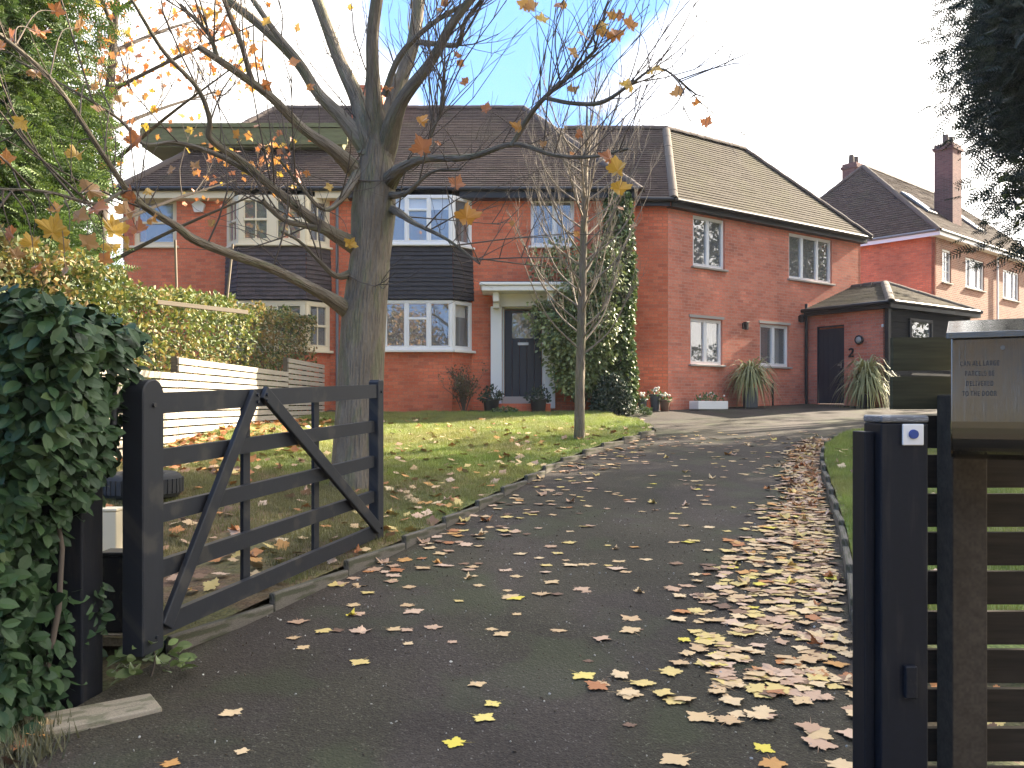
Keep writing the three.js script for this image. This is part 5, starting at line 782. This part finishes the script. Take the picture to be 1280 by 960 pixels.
{
  const rnd = mulberry(950), kinds = {
    tan: [[0.56, 0.39, 0.2], [0.62, 0.45, 0.25], [0.5, 0.33, 0.17], [0.58, 0.43, 0.15]], pink: [[0.48, 0.31, 0.2], [0.42, 0.26, 0.16], [0.54, 0.37, 0.25]], yellow: [[0.62, 0.5, 0.06], [0.66, 0.52, 0.14]], orange: [[0.42, 0.17, 0.05], [0.36, 0.14, 0.05], [0.5, 0.25, 0.07]], brown: [[0.14, 0.075, 0.045], [0.2, 0.11, 0.06]]
  };
  const words = { tan: 'pale tan', pink: 'pinkish brown', yellow: 'yellow', orange: 'orange', brown: 'dark brown' };
  const leaves = [], kindAt = (w) => { let r = rnd(); for (const k in w) { r -= w[k]; if (r < 0) return k; } return 'tan'; };
  const add = (x, d, kind, s, on, y, tilt = 0.03) => leaves.push({ x, d, kind, s, on, y, tilt });
  const dOf = (py) => 1.684 / ((py - HY) / F + 0.078), dy = (x, d) => g(d) + (noise3(x * 0.8, d * 0.8, 9) - 0.5) * 0.012 + 0.004;
  const mixA = { tan: 0.62, pink: 0.17, orange: 0.08, yellow: 0.04, brown: 0.09 };
  for (const [px, py, k, s] of [[572, 930, 'yellow', 0.125], [602, 898, 'yellow', 0.135], [618, 881, 'yellow', 0.105], [291, 893, 'tan', 0.13], [595, 856, 'tan', 0.11], [697, 790, 'tan', 0.12], [751, 855, 'tan', 0.12], [452, 827, 'tan', 0.14], [380, 810, 'tan', 0.1], [848, 948, 'tan', 0.17], [788, 908, 'brown', 0.075], [373, 776, 'pink', 0.15], [541, 786, 'pink', 0.13], [636, 746, 'tan', 0.17], [515, 764, 'pink', 0.16], [450, 768, 'pink', 0.12], [437, 769, 'yellow', 0.1], [492, 727, 'pink', 0.14], [725, 736, 'pink', 0.16], [735, 828, 'brown', 0.07], [305, 940, 'tan', 0.08], [1045, 955, 'tan', 0.16], [925, 892, 'tan', 0.13], [990, 826, 'orange', 0.2], [210, 955, 'orange', 0.1], [940, 722, 'yellow', 0.16], [862, 678, 'yellow', 0.16], [775, 702, 'tan', 0.14], [772, 710, 'pink', 0.18], [645, 666, 'tan', 0.15], [880, 895, 'tan', 0.18]]) { const d = dOf(py); add((px - 640) / F * d, d, k, s, 'drive', dy((px - 640) / F * d, d)); }
  for (let i = 0; i < 1900; i++) { const d = 3.3 + Math.pow(rnd(), 0.85) * 10.7, w = lerp(1.25, 0.5, smooth(4, 10, d)), off = Math.abs((rnd() + rnd() + rnd() - 1.5) / 1.5) * w * 1.25, x = driveR(d) - 0.06 - off; if (d < 3.9 && rnd() < 0.75) continue; add(x, d, kindAt(d > 8 ? { tan: 0.35, pink: 0.3, orange: 0.25, brown: 0.1 } : mixA), 0.07 + Math.sqrt(rnd()) * 0.1, 'drive', dy(x, d) + rnd() * 0.01, 0.08); }
  for (let i = 0; i < 170; i++) { const d = 5.6 + rnd() * 9, x = driveL(d) + 0.05 + Math.pow(rnd(), 1.7) * 0.75; add(x, d, kindAt({ tan: 0.35, pink: 0.4, orange: 0.13, brown: 0.12 }), 0.1 + rnd() * 0.07, 'drive', dy(x, d) + rnd() * 0.004, 0.06); }
  for (let i = 0; i < 300; i++) { const d = 4.6 + rnd() * 10.5, x = lerp(driveL(d), driveR(d), 0.1 + rnd() * 0.8); add(x, d, kindAt(mixA), 0.08 + rnd() * 0.08, 'drive', dy(x, d)); }
  for (let i = 0; i < 620; i++) { const d = 5.2 + rnd() * 11.5, x = lerp(-4.3, lawnR(d), Math.pow(rnd(), 0.8)); if (d > 15 && rnd() < 0.6) continue; add(x, d, kindAt({ tan: 0.3, pink: 0.3, orange: 0.3, brown: 0.1 }), 0.09 + rnd() * 0.07, 'lawn', lawnY(x, d) + 0.03, 0.5); }
  for (let i = 0; i < 420; i++) { const d = 9 + rnd() * 7, x = -4.35 + Math.pow(rnd(), 1.6) * 1.6; add(x, d, kindAt({ tan: 0.15, orange: 0.7, brown: 0.15 }), 0.1 + rnd() * 0.06, 'lawn', lawnY(x, d) + 0.03 + rnd() * 0.03, 0.6); }
  for (let i = 0; i < 70; i++) { const d = 5.2 + rnd() * 8, x = lawn2L(d) + 0.1 + rnd() * 2; add(x, d, kindAt(mixA), 0.09 + rnd() * 0.06, 'side lawn', g(d) + 0.13, 0.5); }
  for (let i = 0; i < 60; i++) { const d = 3.0 + rnd() * 0.6, x = -2.7 + rnd() * 0.75; add(x, d, kindAt({ tan: 0.3, orange: 0.4, brown: 0.3 }), 0.07 + rnd() * 0.06, 'verge', 0.06 + rnd() * 0.02, 0.7); }
  for (let i = 0; i < 90; i++) { const d = 2.75 + rnd() * 1.8, x = 1.55 + rnd() * 1.2; add(x, d, kindAt({ tan: 0.3, orange: 0.2, brown: 0.5 }), 0.07 + rnd() * 0.06, 'verge', g(d) + 0.03, 0.7); }
  const mats = {}; for (const k in kinds) mats[k] = kinds[k].map((c) => std({ color: c, roughness: 0.72 }));
  for (const l of leaves) { const px = 640 + l.x / l.d * F, py = HY + (EYE - l.y) / l.d * F; l.show = px > 5 && px < 1275 && py < 955 && !(px > 1075) && l.on !== 'side lawn' && l.on !== 'verge' && (l.on !== 'lawn' || px > 480) ? l.s / (l.d * l.d) : 0; }
  const order = leaves.map((l, i) => i).sort((a, b) => leaves[b].show - leaves[a].show), own = new Set(order.slice(0, 300));
  const quat = (l) => new THREE.Quaternion().setFromEuler(new THREE.Euler((rnd() - 0.5) * l.tilt * 2 + (rnd() < 0.12 ? Math.PI : 0), rnd() * 6.28, (rnd() - 0.5) * l.tilt * 2));
  leaves.forEach((l, i) => {
    if (!own.has(i)) return;
    const m = new THREE.Mesh(l.tilt > 0.3 || rnd() < 0.07 ? pick([mapleSet[1], mapleSet[0], mapleSet[1], mapleSet[3]], rnd) : pick([...flatSet, ...flatSet, mapleSet[0], mapleSet[4]], rnd), pick(mats[l.kind], rnd)); m.name = numbered('fallen_leaf'); m.position.set(l.x, l.y, -l.d); m.quaternion.copy(quat(l)); m.scale.setScalar(l.s); scene.add(m);
    const where = l.on === 'drive' ? 'lying on the dark drive' : 'lying on the front lawn'; tag(m, `${words[l.kind]} fallen maple leaf ${where}`, 'fallen leaf', `${words[l.kind]} leaves ${where}`);
  });
  const rest = leaves.filter((l, i) => !own.has(i)), all = {}; for (const k in kinds) all[k] = kinds[k];
  const curled = scatter('curled_leaf_litter', crumpled[0], std({ color: [1, 1, 1], roughness: 0.75 }), rest.length, (i) => { const l = rest[i]; return i % 12 ? null : [V(l.x, l.y, -l.d), quat(l), l.s * 0.85, pick(kinds[l.kind], rnd)]; }, scene); tag(curled, 'curled and crumpled dry leaves among the autumn litter', 'leaf litter');
  const lit = scatter('leaf_litter', flatSet[3], std({ color: [1, 1, 1], roughness: 0.75 }), rest.length, (i) => { const l = rest[i]; return i % 12 === 0 ? null : [V(l.x, l.y, -l.d), quat(l), l.s, pick(kinds[l.kind], rnd)]; }, scene); tag(lit, 'scattered autumn leaf litter over lawns and drive edges', 'leaf litter');
  const grit = scatter('grit', new THREE.IcosahedronGeometry(0.006, 0), std({ color: [1, 1, 1], roughness: 0.9 }), 900, () => { const d = 3.3 + rnd() * 5, x = lerp(driveL(d), driveR(d), rnd()); return [V(x, g(d) + 0.006, -d), anyTurn(rnd), V(0.4 + rnd() * rnd() * 1.6, 0.5, 0.4 + rnd()), rnd() < 0.3 ? [0.4, 0.38, 0.33] : [0.08, 0.06, 0.04]]; }, scene); tag(grit, 'loose grit and bits of twig on the drive', 'grit');
}

scene.traverse((o) => { if (o.isMesh) { o.castShadow = true; o.receiveShadow = true; } });
renderer.render(scene, camera);
